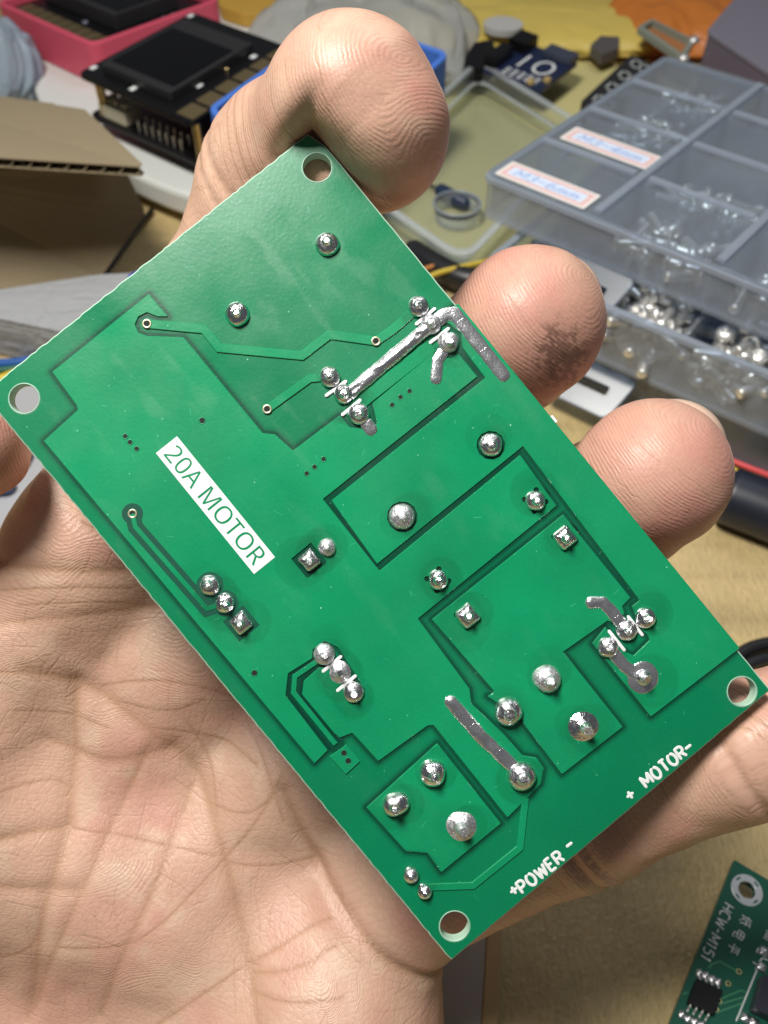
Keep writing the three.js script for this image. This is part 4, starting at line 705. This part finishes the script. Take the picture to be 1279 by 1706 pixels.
scatter(lowBox, 38, 75, 2, 30, 3, 14, 5, 9, 'screw lying in the lowest box, seen through its front wall', 'screws in the lowest box', 19);

// ------------------------------------------------------------------ the white plate at the upper left and the electronics on it
const flatThing = (name, label, cat, pts, y0, y1, mat, o = {}) => { const c = pts.reduce((a, p) => [a[0] + p[0] / pts.length, a[1] + p[1] / pts.length], [0, 0]), t = thing(name, label, cat, [c[0], y0, c[1]], o.group); part(t, o.part ?? 'body', prism(pts, y0, y1, o.r ?? 0, o.b ?? 0.4), mat); return t; };
flatThing('white_plate', 'white plastic plate with rounded corners under the black electronics, behind the cardboard box', 'plate', [[-156.56,-388.56],[-146.27,-358.44],[-131.97,-328.27],[-111.8,-304.06],[-86.42,-282.05],[-70.86,-271.38],[-54.95,-264.27],[-8.19,-268.19],[5.05,-352.79],[-22.14,-422.26],[-50.82,-468.38],[-123.06,-503.25],[-178.29,-485.36]], 5, 14, std([0.72, 0.74, 0.71], 0.4), { r: 14, b: 1.6 });
const foot = thing('plate_foot', 'dark foot under the white plate, in its shadow', 'foot', [[-78.45,0,-288.78]][0]); part(foot, 'block', prism([[-103.43,-330.24],[-70.09,-293.06],[-51.06,-306.37],[-69.86,-385.5],[-116.6,-404.41]], 0, 4.9, 3), M.dull);
function openCase(name, label, A, Bp, C, y0, y1, mat) {
  const q = rect4(A, Bp, C), c = quadAt(q, 0.5, 0.5), o = thing(name, label, 'case', [c[0], y0, c[1]]);
  part(o, 'wall', prism(q, y0, y1, 6, 0.7, [{ pts: inset(q, 2.4), r: 4 }]), mat); part(o, 'floor', prism(inset(q, 2.2), y0 + 0.3, y0 + 2, 4), mat);
  return [o, q];
}
function edgeBoard(name, label, q, y, side, n) {                           // a black board with wide metal tabs along one side
  const c = quadAt(q, 0.5, 0.5), o = thing(name, label, 'circuit board', [c[0], y, c[1]]); part(o, 'substrate', prism(q, y, y + 1.6, 3.5, 0.2), M.black);
  for (let i = 0; i < n; i++) { const a = 0.06 + 0.88 * i / n, b = a + 0.88 / n * 0.82, p = side === 'u' ? quadSub(q, a, b, 0.86, 0.985) : quadSub(q, 0.015, 0.14, a, b); part(o, 'contact', prism(p, y + 1.6, y + 1.72, 0.2, 0.02), M.goldTab); }
  return o;
}
M.frame = std([0.022, 0.022, 0.024], 0.42);
function screen(o, q, u0, u1, v0, v1, y, h) {                               // a raised black module with a darker glass
  const m = part(o, 'display', prism(quadSub(q, u0, u1, v0, v1), y, y + h, 0.8, 0.3), M.frame), k = 0.06;
  part(m, 'glass', prism(quadSub(q, u0 + k * 0.6, u1 - k * 0.6, v0 + k, v1 - k * 2.4), y + h, y + h + 0.25, 0.3, 0.1), std([0.002, 0.002, 0.003], 0.16, { specularIntensity: 0.4 }), false, o.userData.at);
}
{
  const A = [[-115.44,-353.43]][0], b = [[-164.48,-396.48]][0], c = [[-71.13,-402.73]][0];
  const [, q] = openCase('pink_case', 'pink open case with a black board inside, at the upper left corner', A, lerp2(A, b, 1.08), lerp2(A, c, 1.02), 14.2, 31, M.pink);
  const i = inset(q, 2.7), o = edgeBoard('screen_board', 'black board with wide bronze contacts fitted inside the pink case', i, 26.2, 'u', 0);
  for (let k = 0; k < 9; k++) { const a = 0.04 + 0.93 * k / 9; part(o, 'contact', prism(quadSub(i, 1 - a - 0.086, 1 - a, 0.02, 0.17), 27.8, 28.1, 0.3, 0.03), M.goldTab); }
  screen(o, i, 0.05, 0.86, 0.28, 0.8, 27.9, 6);
  for (const [u, v] of [[0.93, 0.62], [0.93, 0.7], [0.6, 0.22]]) part(o, 'button', new THREE.SphereGeometry(1.5, 16, 10).scale(1, 0.5, 1).translate(quadAt(i, u, v)[0], 28.2, quadAt(i, u, v)[1]), std([0.25, 0.25, 0.33], 0.25, { metalness: 0.6 }));
}
{
  const A = [[-109.19,-310.27]][0], b = [[-62.92,-271.86]][0], c = [[-76.65,-367.45]][0], q = rect4(A, b, c);      // q: front corner, left corner, back corner, right
  const o = edgeBoard('display_board', 'black board with raised dark display, leaning between the pink and blue cases', q, 36.4, 'v', 0);
  for (let k = 0; k < 6; k++) { const a = 0.03 + 0.94 * k / 6; part(o, 'contact', prism(quadSub(q, 0.015, 0.15, a, a + 0.128), 38, 38.3, 0.3, 0.03), M.goldTab); }
  screen(o, q, 0.26, 0.88, 0.10, 0.82, 38, 3);
  for (const [u, v] of [[0.95, 0.08], [0.55, 0.05], [0.95, 0.93], [0.24, 0.3], [0.2, 0.75]]) part(o, 'marking', prism(quadSub(q, u, u + 0.035, v, v + 0.045), 38, 38.15, 0.1, 0.02), M.silk);
  for (const [u, v] of [[0.9, 0.5], [0.24, 0.55], [0.92, 0.25]]) part(o, 'soldered_pin', new THREE.SphereGeometry(0.9, 10, 8).translate(quadAt(q, u, v)[0], 38.3, quadAt(q, u, v)[1]), M.brass);
  for (const [u, v] of [[0.05, 0.08], [0.05, 0.92], [0.95, 0.9], [0.95, 0.1]]) part(o, 'spacer', new THREE.CylinderGeometry(1.7, 1.7, 14.6, 14).translate(quadAt(q, u, v)[0], 29.05, quadAt(q, u, v)[1]), M.brass);
  const l = [[-110.95,-315.74],[-62.36,-276.87],[-56.7,-287.95],[-107.46,-330.94]], c2 = quadAt(l, 0.5, 0.5), e = thing('lower_board', 'black board under the display board, with a white connector and rows of pins', 'circuit board', [c2[0], 19.2, c2[1]]);
  const back = [l[0], l[1], [l[1][0] + 34, l[1][1] - 42], [l[0][0] + 34, l[0][1] - 42]];
  part(e, 'substrate', prism(back, 19.4, 21.4, 4, 0.3), M.black);
  for (let r = 0; r < 2; r++) for (let k = 0; k < 7; k++) { const p = quadAt(back, 0.42 + k * 0.06, 0.05 + r * 0.07); part(e, 'pin', new THREE.BoxGeometry(0.7, 4.2, 0.7).translate(p[0], 23.2, p[1]), M.steel); }
  const s0 = quadSub(back, 0.08, 0.32, 0.03, 0.17), s = part(e, 'connector', prism(s0, 21.4, 26, 0.8), M.cream);
  for (const u of [0.2, 0.5, 0.8]) part(s, 'connector_tooth', prism(quadSub(s0, u - 0.1, u + 0.1, 0.3, 0.9), 26, 28, 0.4), M.cream, false, e.userData.at);
  for (const [u, v] of [[0.86, 0.12], [0.9, 0.3]]) part(e, 'marking', prism(quadSub(back, u, u + 0.07, v, v + 0.05), 21.4, 21.6, 0.1, 0.02), std([0.3, 0.42, 0.62], 0.5));
}
{
  const A = [[-58.15,-273.28]][0], b = [[-38.78,-310.37]][0], c = [[-31.08,-249.95]][0];
  const [, q] = openCase('blue_case', 'blue open case half hidden behind the bent finger', A, lerp2(A, b, 2.15), lerp2(A, c, 1.5), 16, 42, M.blue);
  const i = inset(q, 2.7), o = edgeBoard('screen_board', 'black board with bronze contacts fitted inside the blue case', i, 35.5, 'u', 0);
  for (let k = 0; k < 10; k++) { const a = 0.03 + 0.95 * k / 10; part(o, 'contact', prism(quadSub(i, 1 - a - 0.078, 1 - a, 0.03, 0.26), 37.1, 37.4, 0.3, 0.03), M.goldTab); }
}

// ------------------------------------------------------------------ the cardboard box at the left
{
  M.card = std([0.28, 0.225, 0.14], 0.85, { map: dataTex(512, 512, (x, y, c) => { const k = 0.88 + 0.12 * noise2(x * 0.02, y * 0.35, 3) + 0.10 * noise2(x * 0.3, y * 0.3, 5); c[0] = c[1] = c[2] = k; }), bumpMap: grain, bumpScale: 0.00006 });
  const o = thing('cardboard_box', 'open brown corrugated cardboard box with one flap raised, at the left edge', 'box', [[-116.8,0,-239.23]][0]);
  const sheet = (pts, t, name, par = o) => {                                // a flat board of thickness t over an outline of points in space
    const P = pts.map(V3), n = new THREE.Vector3().crossVectors(P[1].clone().sub(P[0]), P[2].clone().sub(P[0])).normalize(); if (n.y < 0) n.negate();
    const pos = [], idx = [], N = P.length; for (const s of [0, -t]) for (const p of P) pos.push(p.x + n.x * s, p.y + n.y * s, p.z + n.z * s);
    for (let i = 1; i + 1 < N; i++) { idx.push(0, i, i + 1, N, N + i + 1, N + i); } for (let i = 0; i < N; i++) { const j = (i + 1) % N; idx.push(i, N + i, j, j, N + i, N + j); }
    let g = new THREE.BufferGeometry(); g.setAttribute('position', new THREE.Float32BufferAttribute(pos, 3)); g.setIndex(idx); g = g.toNonIndexed(); g.computeVertexNormals(); planarUV(g, 1 / 60); return part(par, name, g, M.card, false, o.userData.at);
  };
  const F = [[-167.73,38,-296.72],[-131.13,38,-292.07],[-98.36,40,-277.72],[-68.29,48,-226.53],[-68.47,48.3,-224.26],[-105.51,52,-222.1],[-134.06,52,-223.45]], T = 2.6;
  const fl = sheet(F, 0.35, 'flap');
  sheet(F.map((p) => [p[0], p[1] - T, p[2]]), 0.35, 'flap_liner', fl);
  // the wavy layer between the two liners, along the cut edge
  const a = V3(F[4]), b = V3(F[6]), n = 230, pos = [], idx = [], back = V3(F[2]).sub(V3(F[4])).normalize().multiplyScalar(9);
  const L = a.distanceTo(b); for (let i = 0; i <= n; i++) { const p = (i / n < 0.6 ? a.clone().lerp(V3(F[5]), i / n / 0.6) : V3(F[5]).lerp(b, (i / n - 0.6) / 0.4)); const y = -0.35 - (T - 0.4) * (0.5 + 0.5 * Math.sin(i / n * L / 5.2 * 6.2832)); pos.push(p.x, p.y + y, p.z, p.x + back.x * 0.5, p.y + y + back.y * 0.5, p.z + back.z * 0.5); if (i < n) idx.push(2 * i, 2 * i + 1, 2 * i + 2, 2 * i + 2, 2 * i + 1, 2 * i + 3); }
  const g = new THREE.BufferGeometry(); g.setAttribute('position', new THREE.Float32BufferAttribute(pos, 3)); g.setIndex(idx); g.computeVertexNormals(); planarUV(g, 1 / 60); part(fl, 'fluting', g, M.card, false, o.userData.at);
  sheet([[-152.33,30,-256.34],[-110.46,32,-253.68],[-81.97,33,-252.52],[-76.49,24,-244.97],[-95.2,4,-237.47],[-126.44,2,-233.3],[-154.77,2,-229.67]], 2.4, 'side_panel');
  sheet([[-170.37,36,-301.39],[-133.2,36,-296.67],[-113.04,36,-291.13],[-112.12,30,-257.49],[-154.58,28,-260.14]], 2.4, 'inner_panel');
}

// ------------------------------------------------------------------ what lies at the left: grey case, wires, paper
{
  M.foil = std([0.36, 0.37, 0.385], 0.45, { bumpMap: dataTex(512, 512, (x, y, c) => { const a = noise2(x * 0.012 + 2 * noise2(x * 0.02, y * 0.02, 5), y * 0.03, 3), b = noise2(x * 0.05, y * 0.09, 7); c[0] = c[1] = c[2] = 0.7 * (1 - Math.abs(2 * a - 1)) + 0.3 * (1 - Math.abs(2 * b - 1)); }), bumpScale: 0.0005 });
  M.foil.bumpMap.repeat.set(0.02, 0.02);
  const q = [[-137.44,-212.56],[-116.09,-213.78],[-87.84,-221.56],[-55.75,-223.8],[-57.26,-185.97],[-85.14,-191.32],[-111.82,-199.37],[-134.73,-204.83]], o = flatThing('plastic_package', 'flat silver grey plastic package lying on the table left of the circuit board', 'package', q, 0.2, 14, M.foil, { r: 2, b: 0.8, part: 'body' });
  part(o, 'upper_film', prism(q, 14.02, 15.2, 2, 0.4), M.foil);
  const c = flatThing('blue_block', 'small deep blue plastic block beside the upper edge of the circuit board', 'block', [[-76.62,-213.87],[-73.45,-216.96],[-69.62,-215.72],[-69.37,-208.43],[-74.55,-207.84]], 15.3, 20, std([0.03, 0.07, 0.45], 0.4), { r: 1.2 });
  const W = (name, label, pts, r, rgb, cat = 'wire') => { const t = thing(name, label, cat, pts[0]); part(t, 'insulation', tubeCapped(pts, r), std(rgb, 0.42)); };
  W('wire', 'blue wire at the left edge below the silver case', [[-129.53,2,-195.06],[-115.05,2,-194.78],[-104.44,2.4,-195.96],[-92.6,2.2,-199]], 1.5, [0.02, 0.10, 0.36]);
  W('wire', 'dark green wire at the left edge between a blue and a yellow wire', [[-128.38,1.5,-191],[-114.51,1.5,-192.36],[-104.29,1.6,-194.43],[-92.34,1.5,-197.05]], 1.1, [0.02, 0.12, 0.07]);
  W('wire', 'yellow wire at the left edge just above the corner of the circuit board', [[-125.68,1.8,-183.23],[-114.63,1.8,-187.17],[-107.07,1.8,-191.73],[-91.51,1.8,-193.92]], 1.4, [0.62, 0.46, 0.02]);
  flatThing('paper_sheet', 'light grey paper on the table, seen between hand and left edge', 'paper', [[-132.4,-181.53],[-102.42,-186.76],[-76.28,-171.5],[-61.93,-157.42],[-76.46,-122.82],[-115.67,-117.4]], 0.4, 1, std([0.38, 0.385, 0.40], 0.8), { b: 0.1 });
  flatThing('grey_clip', 'small dark grey clip lying on the paper left of the circuit board', 'clip', [[-98.39,-153.73],[-97.26,-157.75],[-94.86,-157.3],[-95.26,-152.85],[-97.13,-151.54]], 1.1, 3, std([0.10, 0.10, 0.13], 0.5), { r: 0.6 });
  W('pen_cap', 'light blue pen cap at the left edge beside the hand', [[-108.45,4,-143.39],[-98.58,4,-144.64]], 2.4, [0.16, 0.36, 0.80], 'pen cap');
  W('wire', 'black wire on the table beside the cardboard box', [[-85.18,2,-281.12],[-88.3,2,-267.51],[-91.54,2,-252.1],[-94.48,2,-239.05]], 0.9, [0.01, 0.01, 0.01]);
}
// ------------------------------------------------------------------ right side: handle, wires
{
  const p = [[89.56,7,-122.81]][0];
  const a = [[85.14,7.4,-138.35]][0], b = [[112,7.4,-122.5]][0], d = V3(b).sub(V3(a)).normalize(), o = thing('rubber_tool', 'thick black rubber tool grip lying on the table at the right edge', 'handle', [a[0], 0, a[2]]);
  const lg = new THREE.LatheGeometry([[0, 0], [5.6, 0], [6.9, 0.9], [7.3, 2.4], [7.3, 40], [6.8, 41.5], [6.0, 42], [0, 42]].map((v) => new THREE.Vector2(v[0], v[1])), 40);
  lg.applyQuaternion(new THREE.Quaternion().setFromUnitVectors(new THREE.Vector3(0, 1, 0), d)); lg.translate(a[0], 7.4, a[2]); part(o, 'body', lg, std([0.012, 0.016, 0.028], 0.42));
  const W = (name, label, pts, r, rgb, cat = 'wire') => { const t = thing(name, label, cat, pts[0]); part(t, 'insulation', tubeCapped(pts, r), std(rgb, 0.4)); };
  W('wire', 'red wire behind the black tool grip at the right edge', [[78.71,3,-161.17],[86.76,3,-157.3],[92.41,3,-154.17],[97.16,3,-151.1],[102.56,3,-147.87]], 0.8, [0.72, 0.08, 0.09]);
  W('wire', 'yellow wire under the red one behind the black tool grip', [[78.68,2,-159.86],[86.63,2,-155.57],[91.79,2,-152.47],[96.05,2,-148.78]], 0.8, [0.70, 0.55, 0.03]);
  W('white_tip', 'short white plastic tip between the finger and the black tool grip', [[90.08,5,-148.38],[87.3,5,-143.74]], 1.3, [0.75, 0.77, 0.80], 'plug');
  W('cable', 'upper one of two black cables curving out behind the right corner of the circuit board', [[68.43,2.2,-84.91],[76.37,2.2,-92.95],[82.09,2.2,-96.76],[89.29,2.2,-98.31],[99.78,2.2,-97.38]], 1.5, [0.014, 0.014, 0.016], 'cable');
  W('cable', 'lower one of two black cables curving out behind the right corner of the circuit board', [[68.67,2.2,-80.71],[77.75,2.2,-90.71],[82.78,2.2,-93.55],[88.07,2.2,-94.31],[98.53,2.2,-93.7]], 1.4, [0.016, 0.016, 0.02], 'cable');
  W('cable', 'black cable on the table behind the upper right edge of the circuit board', [[10.21,6,-247.69],[17.93,6,-238.94],[24.53,6,-233.18],[31.17,6,-230.53],[42.76,5,-228.68]], 4, [0.012, 0.012, 0.014], 'cable');
  W('wire', 'yellow wire crossing the black cable below the clear tray', [[9.61,8,-224.4],[15.87,9,-230.1],[24.38,9,-234.09],[33.99,8,-239],[42.14,6,-243.44]], 0.9, [0.62, 0.46, 0.06]);
  W('wire', 'thin orange wire beside the yellow wire below the clear tray', [[9.86,7,-234.05],[17.75,8,-236.95],[25.55,7,-235.06],[34.09,6,-237.91]], 0.7, [0.5, 0.2, 0.05]);
}
// ------------------------------------------------------------------ the slat under the hand
{
  const q = [[5.4,-39.25],[21.22,-39.25],[18.22,-19.41],[2.78,-19.41]], s = [[18.44,-39.25],[21.22,-39.25],[18.22,-19.41],[15.58,-19.41]];
  const o = flatThing('wooden_slat', 'grey wooden slat with a brown edge strip, on the table below the hand', 'slat', [q[0], s[0], s[3], q[3]], 0.1, 4, std([0.40, 0.36, 0.31], 0.6), { b: 0.3, part: 'face' });
  part(o, 'edge_strip', prism([s[0], s[1], s[2], s[3]], 0.1, 4.2, 0.3, 0.3), std([0.50, 0.34, 0.16], 0.55));
}

// ------------------------------------------------------------------ the back of the table: bags, tray, small modules
{
  const W = (pts) => pts;
  flatThing('yellow_sheet', 'pale yellow sheet lying under the empty clear tray', 'sheet', [[-16.58,-255.48],[0.15,-443.47],[19.95,-517.8],[122.2,-517.8],[107.88,-401.96],[72.14,-291.28],[49.34,-248.23],[12.31,-244.69]], 0.4, 1, std([0.60, 0.54, 0.24], 0.7), { b: 0.1 });
  const tq = [[40.83,-386.69],[-13.82,-282.23],[25.77,-230.06],[80.45,-322.39]], c = quadAt(tq, 0.5, 0.5), o = thing('clear_tray', 'empty clear plastic tray with rounded corners between the big finger and the screw boxes', 'tray', [c[0], 1.2, c[1]]);
  const low = inset(tq, 3.5);
  part(o, 'base', prism(low, 1.3, 2.3, 9, 0.3), M.tray); part(o, 'wall', prism(inset(tq, 2), 2.32, 12, 10, 0.3, [{ pts: inset(tq, 3.2), r: 9 }]), M.tray); part(o, 'rim', prism(tq, 12.02, 13.4, 12, 0.4, [{ pts: inset(tq, 2.6), r: 9 }]), M.trayRim);
  part(o, 'step', prism(inset(tq, 3.25), 7, 8, 9, 0.2, [{ pts: inset(tq, 4.6), r: 8 }]), M.trayRim);
  const k = [[23.46,3,-287.73]][0], t = thing('blue_plug', 'dark blue plug with a thin lead lying in the clear tray', 'plug', k); part(t, 'body', tubeCapped([[21.33,4,-291.07],[25.88,4.5,-285.07],[29.07,4,-282.61]], 2.6), std([0.02, 0.035, 0.07], 0.4)); part(t, 'lead', tube([[13.82,3,-300.8],[17.72,3.6,-295.71],[21.33,4,-291.07]], 0.45), M.dull);
  const r = thing('clear_reel', 'small clear plastic reel standing in the front of the tray', 'reel', [[26.09,2.4,-274.34]][0]); const rc = [[26.1,3,-275.33]][0];
  part(r, 'drum', new THREE.CylinderGeometry(8, 8, 5, 36, 1, true).translate(rc[0], 5, rc[2]), M.clearRib); part(r, 'dark_band', new THREE.CylinderGeometry(8.3, 8.3, 1.6, 36, 1, true).translate(rc[0], 7, rc[2]), std([0.05, 0.06, 0.10], 0.4)); part(r, 'flange', new THREE.TorusGeometry(8.4, 0.5, 8, 40).rotateX(Math.PI / 2).translate(rc[0], 7.9, rc[2]), M.clearRib);
}
function crumpled(name, label, center, R, mat, sd, cat = 'bag') {           // a slack plastic bag: a body folded by sharp creases
  let g = new THREE.IcosahedronGeometry(1, 24); g.deleteAttribute('uv'); g.deleteAttribute('normal'); g = mergeVertices(g, 1e-4); const p = g.attributes.position, v = new THREE.Vector3();
  for (let i = 0; i < p.count; i++) {
    v.fromBufferAttribute(p, i); let k = 0.78; const a = v.x * 2.1 + sd, b = v.z * 2.1 + v.y * 1.4;
    k += 0.36 * (1 - Math.abs(2 * noise2(a * 0.8, b * 0.8, sd) - 1)) + 0.11 * (1 - Math.abs(2 * noise2(a * 2.6, b * 2.6, sd + 2) - 1)) + 0.03 * (1 - Math.abs(2 * noise2(a * 6, b * 6 + v.y * 3, sd + 4) - 1));
    p.setXYZ(i, center[0] + v.x * R[0] * k, center[1] + Math.max(-0.98, v.y) * R[1] * k, center[2] + v.z * R[2] * k);
  }
  g.computeVertexNormals(); const o = thing(name, label, cat, [center[0], center[1] - R[1], center[2]]); part(o, 'film', g, mat); return o;
}
crumpled('plastic_bag', 'crumpled bluish clear plastic bag at the left edge below the pink case', [[-163.62,19,-362.49]][0], [17, 17, 20], std([0.50, 0.60, 0.70], 0.25, { transmission: 0.45, thickness: 0, ior: 1.4 }), 4);
crumpled('plastic_bag', 'crumpled greyish clear plastic bag behind the big bent finger', [[-8.01,14,-406.95]][0], [44, 15, 42], std([0.66, 0.67, 0.64], 0.25, { transmission: 0.5, thickness: 0, ior: 1.4 }), 9);
crumpled('yellow_bag', 'crumpled yellow plastic bag at the top edge, under the white dish', [[64.66,6,-444.63]][0], [72, 7, 34], std([0.68, 0.52, 0.12], 0.4), 12);
crumpled('orange_bag', 'crumpled orange plastic bag at the top right behind the digit display', [[143.61,7,-444.84]][0], [34, 9, 30], std([0.60, 0.19, 0.03], 0.4), 15);
flatThing('ochre_roll', 'ochre yellow card piece at the top edge right of the pink case', 'card', [[-82.97,-457.81],[-75.84,-426.81],[-64,-417.38],[-51.3,-418.81],[-48.8,-449.77]], 14.3, 20, M.ochre, { r: 3 });
{
  const c = [[95.76,9,-539.43]][0], o = thing('white_dish', 'white dish with a yellow rim at the top edge', 'dish', [c[0], 8, c[2]]);
  part(o, 'bowl', new THREE.LatheGeometry([[0, 0], [30, 0], [46, 4], [52, 8], [51, 8.6], [45, 5], [30, 1.2], [0, 1.2]].map((p) => new THREE.Vector2(...p)), 72).translate(c[0], 9, c[2]), std([0.55, 0.55, 0.56], 0.5));
  part(o, 'rim', new THREE.TorusGeometry(51.6, 0.9, 10, 80).rotateX(Math.PI / 2).translate(c[0], 17.2, c[2]), std([0.62, 0.58, 0.20], 0.5));
}
{
  const q = [[41.36,-377.34],[62.02,-406.95],[84.56,-383.52],[64.94,-355.03]], c = quadAt(q, 0.5, 0.5), o = thing('driver_board', 'dark blue board with big white letters IO, right of the bent finger', 'circuit board', [c[0], 10, c[1]]);
  part(o, 'substrate', prism(q, 11, 12.8, 1.5, 0.2), std([0.012, 0.02, 0.06], 0.4));
  const put = (text, u0, u1, v0, v1, w) => { const t = strokeText(text, 1, 0.8, 0.3); part(o, 'printed_letters', mergeGeometries(t.lines.map((l) => bead(l.map(([x, y]) => { const p = quadAt(q, u0 + (u1 - u0) * (x / t.width), v1 + (v0 - v1) * y); return [p[0], -p[1]]; }), w, 0.15, 0, 3, 0).rotateX(-Math.PI / 2).translate(0, 12.82, 0))), M.silk); };
  // u runs from the left corner to the back corner: the letters run along the front edge
  const e = [q[3], q[2], q[1], q[0]]; const Q = [q[0], q[3], q[2], q[1]];
  const put2 = (text, u0, u1, v0, v1, w) => { const t = strokeText(text, 1, 0.8, 0.3); part(o, 'printed_letters', mergeGeometries(t.lines.map((l) => bead(l.map(([x, y]) => { const p = quadAt(Q, u0 + (u1 - u0) * (x / t.width), v0 + (v1 - v0) * y); return [p[0], -p[1]]; }), w, 0.15, 0, 3, 0).rotateX(-Math.PI / 2).translate(0, 12.82, 0))), M.silk); };
  put2('IO', 0.34, 0.86, 0.36, 0.72, 1.3);
  for (let r = 0; r < 3; r++) for (let k = 0; k < 5; k++) part(o, 'marking', prism(quadSub(Q, 0.3 + k * 0.12, 0.37 + k * 0.12, 0.08 + r * 0.07, 0.11 + r * 0.07), 12.8, 12.95, 0, 0.02), M.silk);
  part(o, 'socket', prism(quadSub(Q, 0.0, 0.3, 0.66, 1.0), 12.8, 17.5, 0.6), M.black); part(o, 'header', prism(quadSub(Q, 0.02, 0.2, 0.05, 0.5), 12.8, 18, 0.5), M.black); part(o, 'component', prism(quadSub(Q, 0.5, 0.98, 0.8, 1.05), 12.8, 15.5, 1), std([0.05, 0.06, 0.09], 0.3));
  for (const [u, v] of [[0.9, 0.2], [0.75, 0.02]]) part(o, 'contact', prism(quadSub(Q, u, u + 0.09, v, v + 0.08), 12.8, 14.6, 0.4), std([0.5, 0.36, 0.15], 0.4));
  const dk = flatThing('black_module', 'small black module standing left of the dark blue board', 'module', [[33.19,-379.74],[40.39,-401.58],[49.32,-405.61],[49.23,-385.99],[41,-373.63]], 6, 14, M.black, { r: 1 });
  flatThing('grey_block', 'dark grey block with a white top corner behind the digit display', 'block', [[94.58,-409.61],[104.86,-426.41],[109.5,-417.89],[106.71,-405.55],[97.97,-398.91]], 5, 10, std([0.10, 0.09, 0.09], 0.5), { r: 1 });
  const wl = thing('grey_disc', 'pale grey plastic disc lying behind the dark blue board', 'disc', [[57.2,8,-436.08]][0]); part(wl, 'disc', new THREE.CylinderGeometry(9, 9, 2.5, 36).translate([[54.65,15,-416.64]][0][0], 15, [[54.65,15,-416.64]][0][2]), std([0.5, 0.5, 0.48], 0.5));
}
{
  const q = [[78.38,-338.38],[107.01,-383.42],[116.47,-369.34],[88.71,-323.92]], c = quadAt(q, 0.5, 0.5), o = thing('digit_display', 'black four-digit segment display with unlit grey digits, behind the screw box', 'display', [c[0], 6, c[1]]);
  part(o, 'housing', prism(q, 7, 16, 0.8, 0.3), std([0.018, 0.018, 0.02], 0.5)); part(o, 'circuit_base', prism(inset(q, -1.6), 5, 7, 0.8, 0.2), std([0.05, 0.06, 0.05], 0.5));
  const seg = std([0.42, 0.45, 0.43], 0.5);
  for (let d = 0; d < 4; d++) for (const l of [[[0.18, 0.92], [0.82, 0.92]], [[0.18, 0.5], [0.82, 0.5]], [[0.18, 0.08], [0.82, 0.08]], [[0.12, 0.86], [0.12, 0.56]], [[0.88, 0.86], [0.88, 0.56]], [[0.12, 0.44], [0.12, 0.14]], [[0.88, 0.44], [0.88, 0.14]]])
    part(o, 'segment', bead(l.map(([x, y]) => { const p = quadAt(q, (d + 0.16 + 0.62 * x + 0.10 * y) / 4, 0.84 - 0.68 * y); return [p[0], -p[1]]; }), 1.0, 0.1, 0, 3, 0).rotateX(-Math.PI / 2).translate(0, 16.02, 0), seg);
  const f = [[114,-408.31],[122.5,-418.11],[136.37,-393.55],[126.96,-373.36]], fc = quadAt(f, 0.5, 0.5), m = thing('framed_module', 'small module in a grey green frame with silver screws, in front of the orange bag', 'module', [fc[0], 8, fc[1]]);
  part(m, 'frame', prism(f, 15, 18, 1, 0.3, [{ pts: inset(f, 2), r: 0.5 }]), std([0.26, 0.29, 0.24], 0.4)); part(m, 'plate', prism(inset(f, 1.6), 14, 15.4, 0.4, 0.1), std([0.42, 0.17, 0.06], 0.5));
  for (const [u, v] of [[0.02, 0.98], [0.95, 0.98]]) part(m, 'screw_head', new THREE.SphereGeometry(2.6, 18, 12).scale(1, 0.6, 1).translate(quadAt(f, u, v)[0], 18, quadAt(f, u, v)[1]), M.steel);
  const b = [[133,-371.21],[160.96,-418.75],[179.39,-377.52],[148.6,-325.61]], bc = quadAt(b, 0.5, 0.5), pb = thing('purple_box', 'smoky purple translucent box at the upper right corner', 'box', [bc[0], 0, bc[1]]); const pm = std([0.24, 0.20, 0.26], 0.3, { transmission: 0.35, thickness: 0, ior: 1.45 });
  part(pb, 'wall', prism(b, 1, 28, 3, 0.4, [{ pts: inset(b, 1.6), r: 2 }]), pm); part(pb, 'lid', prism(inset(b, -0.6), 28.05, 30, 3, 0.5), std([0.34, 0.32, 0.40], 0.35, { transmission: 0.4, thickness: 0, ior: 1.45 })); part(pb, 'base', prism(inset(b, 1.8), 0.2, 1.4, 2, 0.2), pm);
  for (const [u, v] of [[0.1, 0.8], [0.5, 0.85]]) part(pb, 'contents', prism(quadSub(b, u, u + 0.22, v - 0.3, v), 2, 18, 1), std([0.3, 0.27, 0.22], 0.6));
}

renderer.render(scene, camera);
